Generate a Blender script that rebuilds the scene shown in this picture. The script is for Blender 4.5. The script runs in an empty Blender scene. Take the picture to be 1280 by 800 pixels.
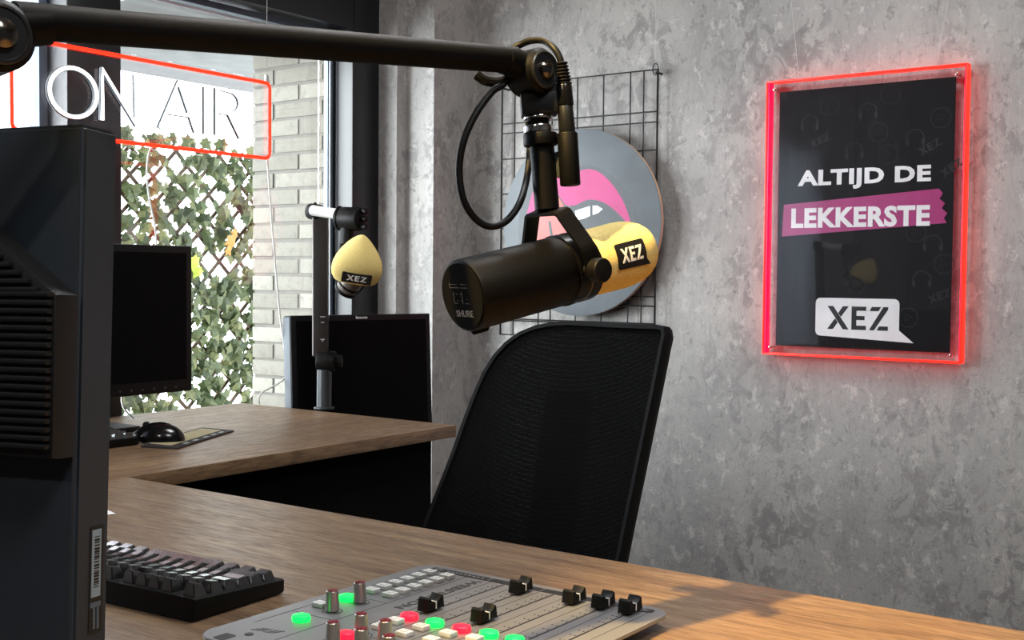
import bpy, bmesh, math, random
from mathutils import Vector as V, Matrix as Mx
random.seed(11)
PI = math.pi
S = bpy.context.scene
COL = S.collection
CZ = 1.06                      # eye height above the floor
DT = 0.74                      # desk tops
F = 1470.2
RR = V((0.8121454, 0.58338915, 0.00877154)); UU = V((-0.02901069, 0.02536193, 0.9992573)); FW = V((-0.58273341, 0.81179669, -0.03752209))
EYE = V((0, 0, CZ))

# ---------------------------------------------------------------- survey helpers: sight lines of the photograph cut with a real plane
def ray(x, y): return FW + RR*((x-640)/F) - UU*((y-400)/F)
def on_y(x, y, Y): d = ray(x, y); return EYE + d*(Y/d.y)
def on_x(x, y, X): d = ray(x, y); return EYE + d*(X/d.x)
def on_z(x, y, Z): d = ray(x, y); return EYE + d*((Z-CZ)/d.z)
def at(x, y, D): return EYE + ray(x, y)*D

# ---------------------------------------------------------------- materials
def lin(c):
    c /= 255
    return c/12.92 if c <= .04045 else ((c+.055)/1.055)**2.4
def rgb(r, g, b): return (lin(r), lin(g), lin(b), 1)
class N:
    def __init__(s, name):
        s.m = bpy.data.materials.new(name); s.m.use_nodes = True
        s.t = s.m.node_tree; s.t.nodes.clear()
        s.out = s.t.nodes.new('ShaderNodeOutputMaterial')
    def n(s, typ, **kw):
        x = s.t.nodes.new('ShaderNode'+typ)
        for k, v in kw.items():
            if k in x.inputs: x.inputs[k].default_value = v
            else: setattr(x, k, v)
        return x
    def l(s, a, b): s.t.links.new(a, b)
    def bsdf(s, **kw):
        b = s.n('BsdfPrincipled'); 
        for k, v in kw.items(): b.inputs[k.replace('_', ' ')].default_value = v
        s.l(b.outputs[0], s.out.inputs[0]); return b
    def coord(s, scale=(1, 1, 1), rot=(0, 0, 0), space='Object'):
        tc = s.n('TexCoord'); mp = s.n('Mapping'); mp.inputs['Scale'].default_value = scale; mp.inputs['Rotation'].default_value = rot
        s.l(tc.outputs[space], mp.inputs['Vector']); return mp.outputs[0]
    def noise(s, vec, scale, detail=4, rough=.55, dist=0):
        x = s.n('TexNoise'); x.inputs['Scale'].default_value = scale; x.inputs['Detail'].default_value = detail
        x.inputs['Roughness'].default_value = rough; x.inputs['Distortion'].default_value = dist
        s.l(vec, x.inputs['Vector']); return x.outputs[0]
    def ramp(s, fac, stops):
        r = s.n('ValToRGB'); e = r.color_ramp.elements
        while len(e) < len(stops): e.new(.5)
        for k, (p, c) in enumerate(stops): e[k].position = p; e[k].color = c if len(c) == 4 else (*c, 1)
        s.l(fac, r.inputs[0]); return r.outputs[0]
    def mix(s, fac, a, b, mode='MIX'):
        x = s.n('Mix'); x.data_type = 'RGBA'; x.blend_type = mode
        for sock, v in ((x.inputs[0], fac), (x.inputs[6], a), (x.inputs[7], b)):
            if isinstance(v, (int, float, tuple)): sock.default_value = v
            else: s.l(v, sock)
        return x.outputs[2]
    def bump(s, h, strength, dist, b):
        x = s.n('Bump'); x.inputs['Strength'].default_value = strength; x.inputs['Distance'].default_value = dist
        s.l(h, x.inputs['Height']); s.l(x.outputs[0], b.inputs['Normal'])

def plain(name, c, rough=.5, metal=0, grain=0, gscale=900, spec=.5, var=0):
    m = N(name); b = m.bsdf(Base_Color=rgb(*c), Roughness=rough, Metallic=metal)
    b.inputs['Specular IOR Level'].default_value = spec
    v = m.coord()
    nz = m.noise(v, 14, 5)
    k = .10+var
    lo = tuple(x*(1-k) for x in rgb(*c)[:3])+(1,); hi = tuple(min(1, x*(1+k)) for x in rgb(*c)[:3])+(1,)
    m.l(m.ramp(nz, [(.3, lo), (.7, hi)]), b.inputs['Base Color'])
    if grain: m.bump(m.noise(v, gscale, 2), grain, .0006, b)
    return m.m
def emit(name, c, strength, base=(200, 30, 20)):
    m = N(name); b = m.bsdf(Base_Color=rgb(*base), Roughness=.35)
    b.inputs['Emission Color'].default_value = rgb(*c); b.inputs['Emission Strength'].default_value = strength
    return m.m

def wallpaper():
    m = N('concrete_wallpaper'); b = m.bsdf(Roughness=.62); b.inputs['Specular IOR Level'].default_value = .35
    v = m.coord((1, 1, .72)); vs = m.coord((1, 1, .3))
    wb = m.coord((.95, .95, .7))
    big = m.noise(v, 3.2, 4, .6, .3); mid = m.noise(wb, 20, 9, .68, .9); fine = m.noise(vs, 150, 3, .6); sm = m.noise(wb, 62, 7, .72, .5)
    c1 = m.ramp(big, [(.32, rgb(158, 156, 154)), (.66, rgb(184, 181, 177))])
    blot = m.ramp(mid, [(.505, (0, 0, 0, 1)), (.545, (.75, .75, .75, 1)), (.62, (1, 1, 1, 1))])
    msk = m.ramp(m.noise(v, 4.5, 4, .6), [(.38, (.10, .10, .10, 1)), (.62, (.78, .78, .78, 1))])
    f = m.mix(1.0, blot, msk, 'MULTIPLY')
    c2 = m.mix(f, c1, rgb(128, 125, 124))
    dk = m.ramp(sm, [(.56, (0, 0, 0, 1)), (.64, (.55, .55, .55, 1))])
    c2 = m.mix(dk, c2, rgb(122, 119, 118))
    light = m.ramp(m.noise(wb, 38, 8, .7), [(.57, (0, 0, 0, 1)), (.63, (.65, .65, .65, 1))])
    c3 = m.mix(light, c2, rgb(202, 199, 195))
    spk = m.ramp(fine, [(.38, (.93, .93, .93, 1)), (.55, (1.0, 1.0, 1.0, 1))])
    m.l(m.mix(1.0, c3, spk, 'MULTIPLY'), b.inputs['Base Color'])
    h = m.mix(.3, m.noise(v, 75, 8, .72, .9), m.noise(vs, 170, 3))
    m.bump(h, .8, .006, b)
    return m.m
def oak(name, axis):
    m = N(name); b = m.bsdf(Roughness=.42); b.inputs['Specular IOR Level'].default_value = .55
    st = (2.0, 16, 16) if axis == 'X' else (16, 2.0, 16)
    st2 = (16, 150, 150) if axis == 'X' else (150, 16, 150)
    st3 = (1.6, 5, 5) if axis == 'X' else (5, 1.6, 5)
    a = m.noise(m.coord(st), 1.6, 8, .66, 1.6); f = m.noise(m.coord(st2), 1.6, 4, .65); g = m.noise(m.coord(st3), 1.3, 4, .55, 1.2)
    w = m.n('TexWave', wave_type='BANDS', bands_direction='Y' if axis == 'X' else 'X'); w.inputs['Scale'].default_value = 3.4
    w.inputs['Distortion'].default_value = 16; w.inputs['Detail'].default_value = 4; w.inputs['Detail Scale'].default_value = .9
    m.l(m.coord((.5, 2.4, 2.4) if axis == 'X' else (2.4, .5, 2.4)), w.inputs['Vector'])
    base = m.ramp(a, [(.30, rgb(104, 80, 58)), (.5, rgb(127, 101, 75)), (.70, rgb(146, 120, 92))])
    base = m.mix(m.ramp(w.outputs[0], [(.0, (.40, .40, .40, 1)), (.22, (0, 0, 0, 1))]), base, rgb(86, 64, 45))
    pores = m.ramp(f, [(.40, (.70, .68, .66, 1)), (.52, (1, 1, 1, 1)), (.66, (1.12, 1.11, 1.10, 1))])
    c = m.mix(1.0, base, pores, 'MULTIPLY')
    c = m.mix(m.ramp(g, [(.58, (0, 0, 0, 1)), (.72, (.35, .35, .35, 1))]), c, rgb(82, 62, 46))
    m.l(c, b.inputs['Base Color'])
    m.l(m.ramp(f, [(.35, (.52, .52, .52, 1)), (.6, (.34, .34, .34, 1))]), b.inputs['Roughness'])
    m.bump(m.mix(.35, f, a), .5, .0012, b)
    return m.m
def glass(name, tint=(.97, .985, .985, 1), refl=1.0):
    m = N(name); t = m.n('BsdfTransparent'); t.inputs[0].default_value = tint
    g = m.n('BsdfGlossy'); g.inputs['Roughness'].default_value = .02; g.inputs[0].default_value = (refl, refl, refl, 1)
    fr = m.n('Fresnel'); ge = m.n('NewGeometry')                # the same weak reflection on both faces of the pane
    mr = m.n('MapRange'); mr.inputs['To Min'].default_value = 1.45; mr.inputs['To Max'].default_value = 1/1.45
    m.l(ge.outputs['Backfacing'], mr.inputs['Value']); m.l(mr.outputs[0], fr.inputs[0])
    mx = m.n('MixShader'); m.l(fr.outputs[0], mx.inputs[0]); m.l(t.outputs[0], mx.inputs[1]); m.l(g.outputs[0], mx.inputs[2])
    m.l(mx.outputs[0], m.out.inputs[0]); return m.m
def mesh_fabric():
    m = N('black_mesh_fabric'); b = m.bsdf(Base_Color=rgb(10, 10, 10), Roughness=.85); b.inputs['Specular IOR Level'].default_value = .05
    v = m.coord()
    w1 = m.n('TexVoronoi', feature='F1'); w1.inputs['Scale'].default_value = 380; w1.inputs['Randomness'].default_value = .25; m.l(v, w1.inputs['Vector'])
    m.l(m.ramp(w1.outputs['Distance'], [(.25, rgb(4, 4, 4)), (.55, rgb(15, 15, 15))]), b.inputs['Base Color'])
    m.bump(w1.outputs['Distance'], .8, .002, b)
    t = m.n('BsdfTransparent'); mx = m.n('MixShader')
    hole = m.ramp(w1.outputs['Distance'], [(.15, (.15, .15, .15, 1)), (.24, (0, 0, 0, 1))])
    m.l(hole, mx.inputs[0]); m.l(b.outputs[0], mx.inputs[1]); m.l(t.outputs[0], mx.inputs[2]); m.l(mx.outputs[0], m.out.inputs[0])
    return m.m
def leafmat():
    m = N('ivy_leaf_green'); b = m.bsdf(Roughness=.5)
    g = m.n('NewGeometry'); r = g.outputs['Random Per Island']
    c = m.ramp(r, [(0, rgb(60, 72, 42)), (.35, rgb(86, 99, 60)), (.7, rgb(112, 122, 82)), (.95, rgb(146, 148, 100))])
    c = m.mix(m.ramp(m.noise(m.coord(), 90, 4), [(.4, (0, 0, 0, 1)), (.65, (.5, .5, .5, 1))]), c, rgb(50, 66, 42))
    m.l(c, b.inputs['Base Color'])
    t = m.n('BsdfTranslucent'); m.l(c, t.inputs[0])
    mx = m.n('MixShader'); mx.inputs[0].default_value = .35
    m.l(b.outputs[0], mx.inputs[1]); m.l(t.outputs[0], mx.inputs[2]); m.l(mx.outputs[0], m.out.inputs[0]); return m.m
def foam():
    m = N('yellow_foam'); b = m.bsdf(Roughness=.95); b.inputs['Specular IOR Level'].default_value = .1
    v = m.coord(); nz = m.noise(v, 1400, 3, .7)
    m.l(m.ramp(m.noise(v, 500, 5, .7), [(.3, rgb(216, 190, 112)), (.7, rgb(238, 217, 148))]), b.inputs['Base Color'])
    m.bump(nz, .35, .001, b); return m.m
def brickmat():
    m = N('pale_painted_brick'); b = m.bsdf(Roughness=.9); v = m.coord()
    g = m.n('NewGeometry')
    c = m.ramp(g.outputs['Random Per Island'], [(0, rgb(112, 109, 100)), (1, rgb(138, 135, 125))])
    c = m.mix(m.ramp(m.noise(v, 40, 6, .7), [(.5, (0, 0, 0, 1)), (.72, (.55, .55, .55, 1))]), c, rgb(86, 81, 74))
    m.l(c, b.inputs['Base Color']); m.bump(m.noise(v, 90, 6, .7), .6, .004, b); return m.m

def sheer():
    m = N('grey_sheer_curtain'); b = m.bsdf(Base_Color=rgb(210, 214, 220), Roughness=.9)
    v = m.coord((60, 60, 1)); c = m.ramp(m.noise(v, 2, 3), [(.3, rgb(196, 201, 210)), (.7, rgb(222, 226, 232))]); m.l(c, b.inputs['Base Color'])
    t = m.n('BsdfTranslucent'); m.l(c, t.inputs[0]); mx = m.n('MixShader'); mx.inputs[0].default_value = .6
    m.l(b.outputs[0], mx.inputs[1]); m.l(t.outputs[0], mx.inputs[2]); m.l(mx.outputs[0], m.out.inputs[0]); return m.m
M = dict(
    wall=wallpaper(), oakx=oak('oak_laminate_main', 'X'), oaky=oak('oak_laminate_side', 'Y'), glass=glass('window_glass'), acrylic=glass('clear_acrylic', (.97, .96, .97, 1)),
    mesh=mesh_fabric(), leaf=leafmat(), foam=foam(), brick=brickmat(),
    mortar=plain('mortar', (104, 101, 95), .95, grain=.5, gscale=200), blackframe=plain('black_window_frame', (13, 14, 18), .38),
    alu=plain('pale_blue_aluminium', (104, 120, 136), .45, .4), steelstrip=plain('bright_seal', (215, 222, 228), .4),
    blackmetal=plain('satin_black_metal', (7, 7, 8), .45, .0, grain=.25, gscale=1500, spec=.14), blackplastic=plain('black_plastic', (8, 8, 9), .48, grain=.15, gscale=2000, spec=.24),
    blackgloss=plain('black_gloss_plastic', (12, 12, 13), .18), gunmetal=plain('dark_gunmetal', (52, 54, 57), .35, .8), sticker=plain('pale_blue_sticker', (150, 170, 184), .5), mattblack=plain('matt_black_disc', (8, 8, 8), .9, spec=.1), armcap=plain('dark_grey_cap', (26, 28, 30), .35), chairframe=plain('matt_chair_frame', (13, 13, 14), .65, spec=.2), rubber=plain('black_rubber_cable', (8, 8, 9), .5, spec=.25),
    tube=plain('black_arm_tube', (8, 8, 9), .55, .0, grain=.3, gscale=1800, spec=.15), chrome=plain('chrome', (225, 225, 222), .14, 1.0), dome=plain('black_chrome', (110, 106, 100), .16, 1.0),
    mon=plain('charcoal_monitor_plastic', (44, 52, 60), .55, grain=.3, gscale=1200), mondark=plain('dark_monitor_plastic', (14, 15, 17), .55, grain=.2),
    screen=plain('black_screen', (4, 4, 5), .6, spec=.08), bezel=plain('matt_black_bezel', (9, 9, 11), .5, spec=.25), monside=plain('grey_monitor_side', (84, 92, 100), .5),
    white=plain('white_print', (238, 238, 236), .5), paper=plain('white_paper', (232, 230, 228), .7), ink=plain('black_ink', (16, 16, 17), .5), greyink=plain('grey_print', (150, 150, 150), .5),
    posterblack=plain('black_poster', (12, 12, 14), .6, spec=.2), posterfaint=plain('faint_poster_print', (21, 21, 23), .6), tape=plain('magenta_tape', (166, 45, 112), .45, var=.05),
    red=emit('red_acrylic_glow', (255, 32, 14), 2.2, (230, 20, 20)), redside=emit('crimson_acrylic_glow', (255, 0, 62), 1.5, (220, 0, 50)),
    neonred=emit('red_neon', (255, 40, 14), 2.6, (230, 30, 20)), neonwhite=emit('white_neon', (255, 255, 255), 1.6, (235, 240, 240)), neonside=plain('neon_silicone', (78, 86, 92), .5),
    disc=plain('grey_disc_print', (92, 99, 104), .5), discedge=plain('pale_wood_edge', (214, 190, 160), .6), lipline=plain('slate_print', (72, 78, 83), .5),
    pink=plain('pink_print', (192, 48, 122), .5), salmon=plain('salmon_print', (222, 112, 106), .5),
    wire=plain('black_grid_wire', (16, 16, 17), .4), clearwire=plain('pale_hanging_wire', (190, 190, 186), .4), whitecord=plain('white_cord', (222, 224, 220), .5),
    console=plain('grey_console_plate', (132, 131, 131), .42, .35, grain=.12, gscale=2500, var=-.05), consoleedge=plain('bright_console_edge', (165, 172, 174), .35, .5), consoledark=plain('dark_console_print', (52, 50, 50), .5),
    emblem=plain('faded_emblem_print', (96, 92, 92), .5), btn=plain('ivory_button', (232, 232, 228), .4), knob=plain('brushed_knob', (172, 170, 165), .32, .75), knobcap=plain('dark_red_knob_cap', (108, 12, 26), .4),
    ledg=emit('green_led', (10, 255, 80), 2.2, (20, 200, 70)), ledr=emit('red_led', (255, 24, 50), 2.2, (220, 20, 40)),
    armgrey=plain('grey_arm_post', (62, 66, 69), .4, .3), armbrown=plain('dark_bronze_arm', (38, 33, 31), .42, .3), armwhite=plain('white_arm_tube', (222, 220, 218), .35), micgrey=plain('grey_mic_body', (104, 98, 92), .4, .4),
    pad=plain('dark_mouse_mat', (38, 32, 31), .8), padprint=plain('beige_mat_print', (176, 164, 128), .8), fabric=plain('black_seat_fabric', (18, 18, 19), .9, grain=.6),
    floor=plain('dark_grey_floor', (74, 70, 68), .6), ceil=plain('white_ceiling', (205, 203, 198), .9), backwall=plain('grey_plaster', (112, 113, 116), .9), curtain=sheer(),
    lamp=emit('warm_lamp_lens', (255, 205, 150), 12, (255, 230, 200)), lampbody=plain('white_lamp_body', (220, 218, 214), .5), paving=plain('pale_paving', (120, 118, 113), .9),
    soffit=plain('pale_render_soffit', (156, 158, 158), .9, grain=.6, gscale=120), slat=plain('willow_slat', (92, 74, 58), .8), orange=plain('orange_leaf', (208, 142, 66), .6), lime=plain('lime_leaf', (188, 208, 70), .6),
)

# ---------------------------------------------------------------- geometry helpers
def wm(o): return ((wm(o.parent) @ o.matrix_parent_inverse) if o.parent else Mx()) @ o.matrix_basis
def setp(o, label, cat, group=None):
    o['label'] = label; o['category'] = cat
    if group: o['group'] = group
    return o
def thing(name, loc, label, cat, group=None):
    o = bpy.data.objects.new(name, None); COL.objects.link(o); o.location = loc; o.empty_display_size = .05
    return setp(o, label, cat, group)
def obj(name, bm, mat, parent=None, smooth=True, label=None, struct=False):
    me = bpy.data.meshes.new(name)
    bmesh.ops.recalc_face_normals(bm, faces=bm.faces[:])
    if parent is None:                                          # keep the origin inside the thing
        c = sum((v.co for v in bm.verts), V())/max(1, len(bm.verts)); bm.transform(Mx.Translation(-c))
    bm.to_mesh(me); bm.free()
    o = bpy.data.objects.new(name, me); COL.objects.link(o)
    for m in (mat if isinstance(mat, (list, tuple)) else [mat]): me.materials.append(m)
    if smooth:
        me.polygons.foreach_set('use_smooth', [True]*len(me.polygons)); me.set_sharp_from_angle(angle=.6)
    if parent: o.parent = parent; o.matrix_parent_inverse = wm(parent).inverted()
    else: o.location = c
    if label: o['label'] = label
    if struct: o['kind'] = 'structure'
    return o
def B(): return bmesh.new()
def frame(o, x, y=None, z=None):
    """matrix with columns x, y, z at o; a missing axis is completed"""
    x = V(x).normalized()
    if z is None: z = x.cross(V(y)).normalized(); y = z.cross(x)
    else: z = V(z).normalized(); y = z.cross(x).normalized(); z = x.cross(y)
    y = V(y).normalized()
    m = Mx.Identity(4)
    for i in range(3): m[i][0] = x[i]; m[i][1] = y[i]; m[i][2] = z[i]; m[i][3] = o[i]
    return m
def along(o, d, up=(0, 0, 1)):
    """matrix whose z axis runs along d"""
    d = V(d).normalized(); up = V(up)
    if abs(d.dot(up)) > .98: up = V((0, 1, 0))
    x = up.cross(d).normalized(); return frame(o, x, z=d)
def merge(bm, t, mat=None, mi=0):
    if mat is not None: t.transform(mat)
    vm = {}
    for v in t.verts: vm[v] = bm.verts.new(v.co)
    for f in t.faces:
        try: nf = bm.faces.new([vm[v] for v in f.verts]); nf.material_index = mi or f.material_index
        except ValueError: pass
    t.free()
def box(bm, c, s, bev=0, mat=None, seg=2, mi=0):
    t = B(); bmesh.ops.create_cube(t, size=1); t.transform(Mx.Translation(V(c)) @ Mx.Diagonal((*s, 1)))
    if bev: bmesh.ops.bevel(t, geom=t.edges[:], offset=bev, segments=seg, affect='EDGES', profile=.6)
    merge(bm, t, mat, mi)
def box2(bm, lo, hi, bev=0, mat=None, mi=0):
    lo = V(lo); hi = V(hi); box(bm, (lo+hi)/2, [abs(hi[i]-lo[i]) for i in range(3)], bev, mat, mi=mi)
def lathe(bm, prof, mat=None, n=32, mi=0, caps=True):
    """profile (r, z) turned about z"""
    t = B(); rings = []
    for r, z in prof:
        rings.append([t.verts.new((max(r, 1e-5)*math.cos(2*PI*k/n), max(r, 1e-5)*math.sin(2*PI*k/n), z)) for k in range(n)])
    for a, b in zip(rings, rings[1:]):
        for k in range(n): t.faces.new((a[k], a[(k+1) % n], b[(k+1) % n], b[k]))
    if caps: t.faces.new(rings[0][::-1]); t.faces.new(rings[-1])
    merge(bm, t, mat, mi)
def cyl(bm, p, q, r, r2=None, n=24, bev=0, mi=0):
    p = V(p); q = V(q); L = (q-p).length; r2 = r if r2 is None else r2
    pr = [(r, 0), (r2, L)] if not bev else [(r-bev, 0), (r-bev*.3, bev*.3), (r, bev), (r2, L-bev), (r2-bev*.3, L-bev*.3), (r2-bev, L)]
    lathe(bm, pr, along(p, q-p), n, mi)
def smoothpath(pts, sub=8):
    pts = [V(p) for p in pts]; out = []
    for i in range(len(pts)-1):
        p0 = pts[max(i-1, 0)]; p1 = pts[i]; p2 = pts[i+1]; p3 = pts[min(i+2, len(pts)-1)]
        for k in range(sub):
            t = k/sub
            out.append(.5*((2*p1)+(p2-p0)*t+(2*p0-5*p1+4*p2-p3)*t*t+(3*p1-p0-3*p2+p3)*t**3))
    return out+[pts[-1]]
def tube(bm, pts, r, n=10, closed=False, mi=0):
    pts = [V(p) for p in pts]; rings = []; m = len(pts); u = None
    for i, p in enumerate(pts):
        a = pts[(i-1) % m] if closed or i else p; b = pts[(i+1) % m] if closed or i < m-1 else p
        d = (b-a).normalized()
        if u is None: u = d.orthogonal().normalized()
        u = (u-d*u.dot(d)).normalized(); w = d.cross(u)
        rings.append([bm.verts.new(p+(u*math.cos(2*PI*k/n)+w*math.sin(2*PI*k/n))*r) for k in range(n)])
    for i in range(m if closed else m-1):
        a = rings[i]; b = rings[(i+1) % m]
        if closed and i == m-1:
            off = min(range(n), key=lambda o: sum((a[k].co-b[(k+o) % n].co).length for k in range(n)))
            b = b[off:]+b[:off]
        for k in range(n):
            f = bm.faces.new((a[k], a[(k+1) % n], b[(k+1) % n], b[k])); f.material_index = mi
    if not closed: bm.faces.new(rings[0][::-1]).material_index = mi; bm.faces.new(rings[-1]).material_index = mi
def prism(bm, poly, d0, d1, mat=None, bev=0, mi=0, mi_side=None):
    """polygon (x, y) pushed from z=d0 to z=d1"""
    t = B(); a = [t.verts.new((x, y, d0)) for x, y in poly]; b = [t.verts.new((x, y, d1)) for x, y in poly]; n = len(poly)
    t.faces.new(a[::-1]).material_index = mi; t.faces.new(b).material_index = mi
    for k in range(n): t.faces.new((a[k], a[(k+1) % n], b[(k+1) % n], b[k])).material_index = mi if mi_side is None else mi_side
    if bev:
        bmesh.ops.recalc_face_normals(t, faces=t.faces[:])
        es = [e for e in t.edges if abs(e.verts[0].co.z-e.verts[1].co.z) < 1e-7]
        bmesh.ops.bevel(t, geom=es, offset=bev, segments=2, affect='EDGES', profile=.6)
    merge(bm, t, mat)
def rrect(w, h, r, n=6, cx=0, cy=0):
    out = []
    for sx, sy, a0 in ((1, 1, 0), (-1, 1, PI/2), (-1, -1, PI), (1, -1, 1.5*PI)):
        for k in range(n+1):
            a = a0+PI/2*k/n; out.append((cx+sx*(w/2-r)+r*math.cos(a), cy+sy*(h/2-r)+r*math.sin(a)))
    return out
def circ(r, n=40, cx=0, cy=0): return [(cx+r*math.cos(2*PI*k/n), cy+r*math.sin(2*PI*k/n)) for k in range(n)]
def stroke(bm, pts, w, d0, d1, mat, closed=False):
    """flat ribbon of width w along 2-D points"""
    m = len(pts); L = []; R_ = []
    for i in range(m):
        a = V(pts[(i-1) % m]) if closed or i else V(pts[i]); b = V(pts[(i+1) % m]) if closed or i < m-1 else V(pts[i])
        d = (b-a).normalized(); q = V((-d.y, d.x)); p = V(pts[i]); L.append(p+q*w/2); R_.append(p-q*w/2)
    for i in range(m if closed else m-1):
        j = (i+1) % m; prism(bm, [tuple(L[i]), tuple(R_[i]), tuple(R_[j]), tuple(L[j])], d0, d1, mat)
def text_bm(txt, w, h, bold=.0, d=.0004, spacing=1.0, stretch=True):
    """lettering fitted to a w x h box, lying in x-y from the origin"""
    cu = bpy.data.curves.new('lettering', 'FONT'); cu.body = txt; cu.size = 1; cu.offset = bold; cu.space_character = spacing; cu.resolution_u = 3
    cu.extrude = 0.01
    o = bpy.data.objects.new('lettering', cu); COL.objects.link(o); bpy.context.view_layer.update()
    me = bpy.data.meshes.new_from_object(o.evaluated_get(bpy.context.evaluated_depsgraph_get()))
    t = B(); t.from_mesh(me); bpy.data.objects.remove(o); bpy.data.curves.remove(cu); bpy.data.meshes.remove(me)
    x0 = min(v.co.x for v in t.verts); x1 = max(v.co.x for v in t.verts); y0 = min(v.co.y for v in t.verts); y1 = max(v.co.y for v in t.verts)
    for v in t.verts:
        v.co.x = (v.co.x-x0)/(x1-x0)*w; v.co.y = (v.co.y-y0)/(y1-y0)*h; v.co.z = (v.co.z+.01)/.02*d
    return t
def xez(bm, w, h, d0, d1, mat, mi=0):
    """the three logo letters, in a w x h box from the origin"""
    def pl(ps, ox, lw): prism(bm, [((ox+x*lw)*w, y*h) for x, y in ps], d0, d1, mat, mi=mi)
    k = .24
    pl([(0, 1), (.27, 1), (1, 0), (.73, 0)], 0, .36)
    pl([(.72, 1), (.99, 1), (.635, .54), (.50, .70)], 0, .36); pl([(0, 0), (.27, 0), (.49, .30), (.365, .47)], 0, .36)
    for q in ([(0, 0), (0, 1), (.34, 1), (.34, 0)], [(.34, 1), (1, 1), (1, .82), (.34, .82)], [(.34, .60), (.9, .60), (.9, .42), (.34, .42)], [(.34, .18), (1, .18), (1, 0), (.34, 0)]): pl(q, .405, .24)
    pl([(.12, 1), (.62, 1), (.48, .82), (.0, .82)], .70, .30); pl([(.74, 1), (1, 1), (1, .90), (.25, .0), (.0, 0), (.02, .06)], .70, .30)
    pl([(.52, .18), (1, .18), (1, 0), (.40, 0)], .70, .30)
def bubble(w, h, r, tail, n=5):
    p = rrect(w, h, r, n, w/2, h/2)
    i0 = 3*(n+1)
    return p[:i0]+[(w*.93, 0) if False else (w+tail*.75, -tail*.22), (w, h*.20)]
def copytree(o, parent=None):
    c = o.copy(); COL.objects.link(c)
    if parent: c.parent = parent; c.matrix_parent_inverse = o.matrix_parent_inverse.copy()
    for ch in list(o.children): copytree(ch, c)
    return c

# ================================================================ THE SETTING
YW = 2.72
X1, X2, X3 = -2.097, -2.197, -2.263
Y2, Y3 = 2.540, 2.499
H = 2.6
bm = B(); box2(bm, (-2.6, -2.1, -.1), (2.3, 2.9, 0)); obj('floor', bm, M['floor'], struct=True)
bm = B(); box2(bm, (-2.45, -2.1, H), (2.3, 2.9, H+.1)); obj('ceiling', bm, M['ceil'], struct=True)
bm = B(); box2(bm, (X1, YW, 0), (2.2, YW+.15, H)); obj('wall_right', bm, M['wall'], struct=True)
bm = B(); prism(bm, [(X1, YW+.15), (X1, Y2), (X2, Y2), (X2, Y3), (X3-.02, Y3), (X3-.02, YW+.15)], 0, H); obj('wall_corner', bm, M['wall'], smooth=False, struct=True)
bm = B(); box2(bm, (2.2, -2.1, 0), (2.3, YW+.15, H)); obj('wall_east', bm, M['backwall'], struct=True)
bm = B(); box2(bm, (-2.45, -2.1, 0), (2.2, -2.0, H)); obj('wall_back', bm, M['backwall'], struct=True)
WB, WT = .50, 1.735                     # window opening
bm = B(); box2(bm, (-2.42, -2.0, 0), (X3-.005, 2.389, WB-.04)); box2(bm, (-2.42, -2.0, WT+.34), (X3-.005, 2.389, H)); box2(bm, (-2.42, -2.0, WB-.04), (X3-.005, -.62, WT+.34))
obj('wall_window', bm, M['wall'], struct=True)
# window: black members, pale seals, panes
win = bpy.data.objects.new('window_1', None); COL.objects.link(win); win.location = (X3, .6, WB); win['kind'] = 'structure'
bm = B()
box2(bm, (-2.327, 2.39, .002), (X3, Y3, H-.002), .004)                     # right jamb
box2(bm, (-2.36, 2.39, WB), (-2.32, 2.418, WT+.34), .004)
for ym in (1.506, .30, -.619): box2(bm, (-2.36, ym, WB), (X3, ym+.137, WT+.02), .004)
box2(bm, (-2.36, -.615, WT), (X3, 2.40, WT+.34), .004)
box2(bm, (-2.36, -.615, WB-.06), (X3+.01, Y3-.003, WB), .004)
obj('window_frame', bm, M['blackframe'], win)
bm = B()
box2(bm, (-2.350, 2.368, WB), (-2.3365, 2.3895, WT)); box2(bm, (-2.375, -.615, WT-.02), (-2.315, 2.39, WT-.004))
for ym in (1.506, .30): box2(bm, (-2.375, ym-.02, WB), (-2.335, ym+.002, WT)); box2(bm, (-2.375, ym+.136, WB), (-2.35, ym+.146, WT))
obj('frame_profile', bm, M['alu'], win)
bm = B(); box2(bm, (-2.3364, 2.372, WB), (-2.332, 2.3775, WT)); box2(bm, (-2.322, -.61, WT-.034), (-2.318, 2.39, WT-.027)); obj('frame_seal', bm, M['steelstrip'], win)
for a, b in ((1.643, 2.345), (.437, 1.486), (-.483, .28)):
    bm = B(); box2(bm, (-2.352, a, WB), (-2.346, b, WT-.02)); obj('window_pane', bm, M['glass'], win)
# skirting on the wallpapered wall
bm = B(); box2(bm, (X1, YW-.012, 0), (2.2, YW, .07), .002); obj('baseboard_right', bm, M['blackplastic'], struct=True)

# ---------------------------------------------------------------- outside
bm = B(); box2(bm, (-7.5, -4, -.12), (-2.62, 7, -.02)); obj('ground', bm, M['paving'], struct=True)
bm = B(); box2(bm, (-3.60, 1.95, CZ+.72), (-2.44, 4.2, CZ+.88)); obj('roof_overhang', bm, M['soffit'], struct=True)
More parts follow.
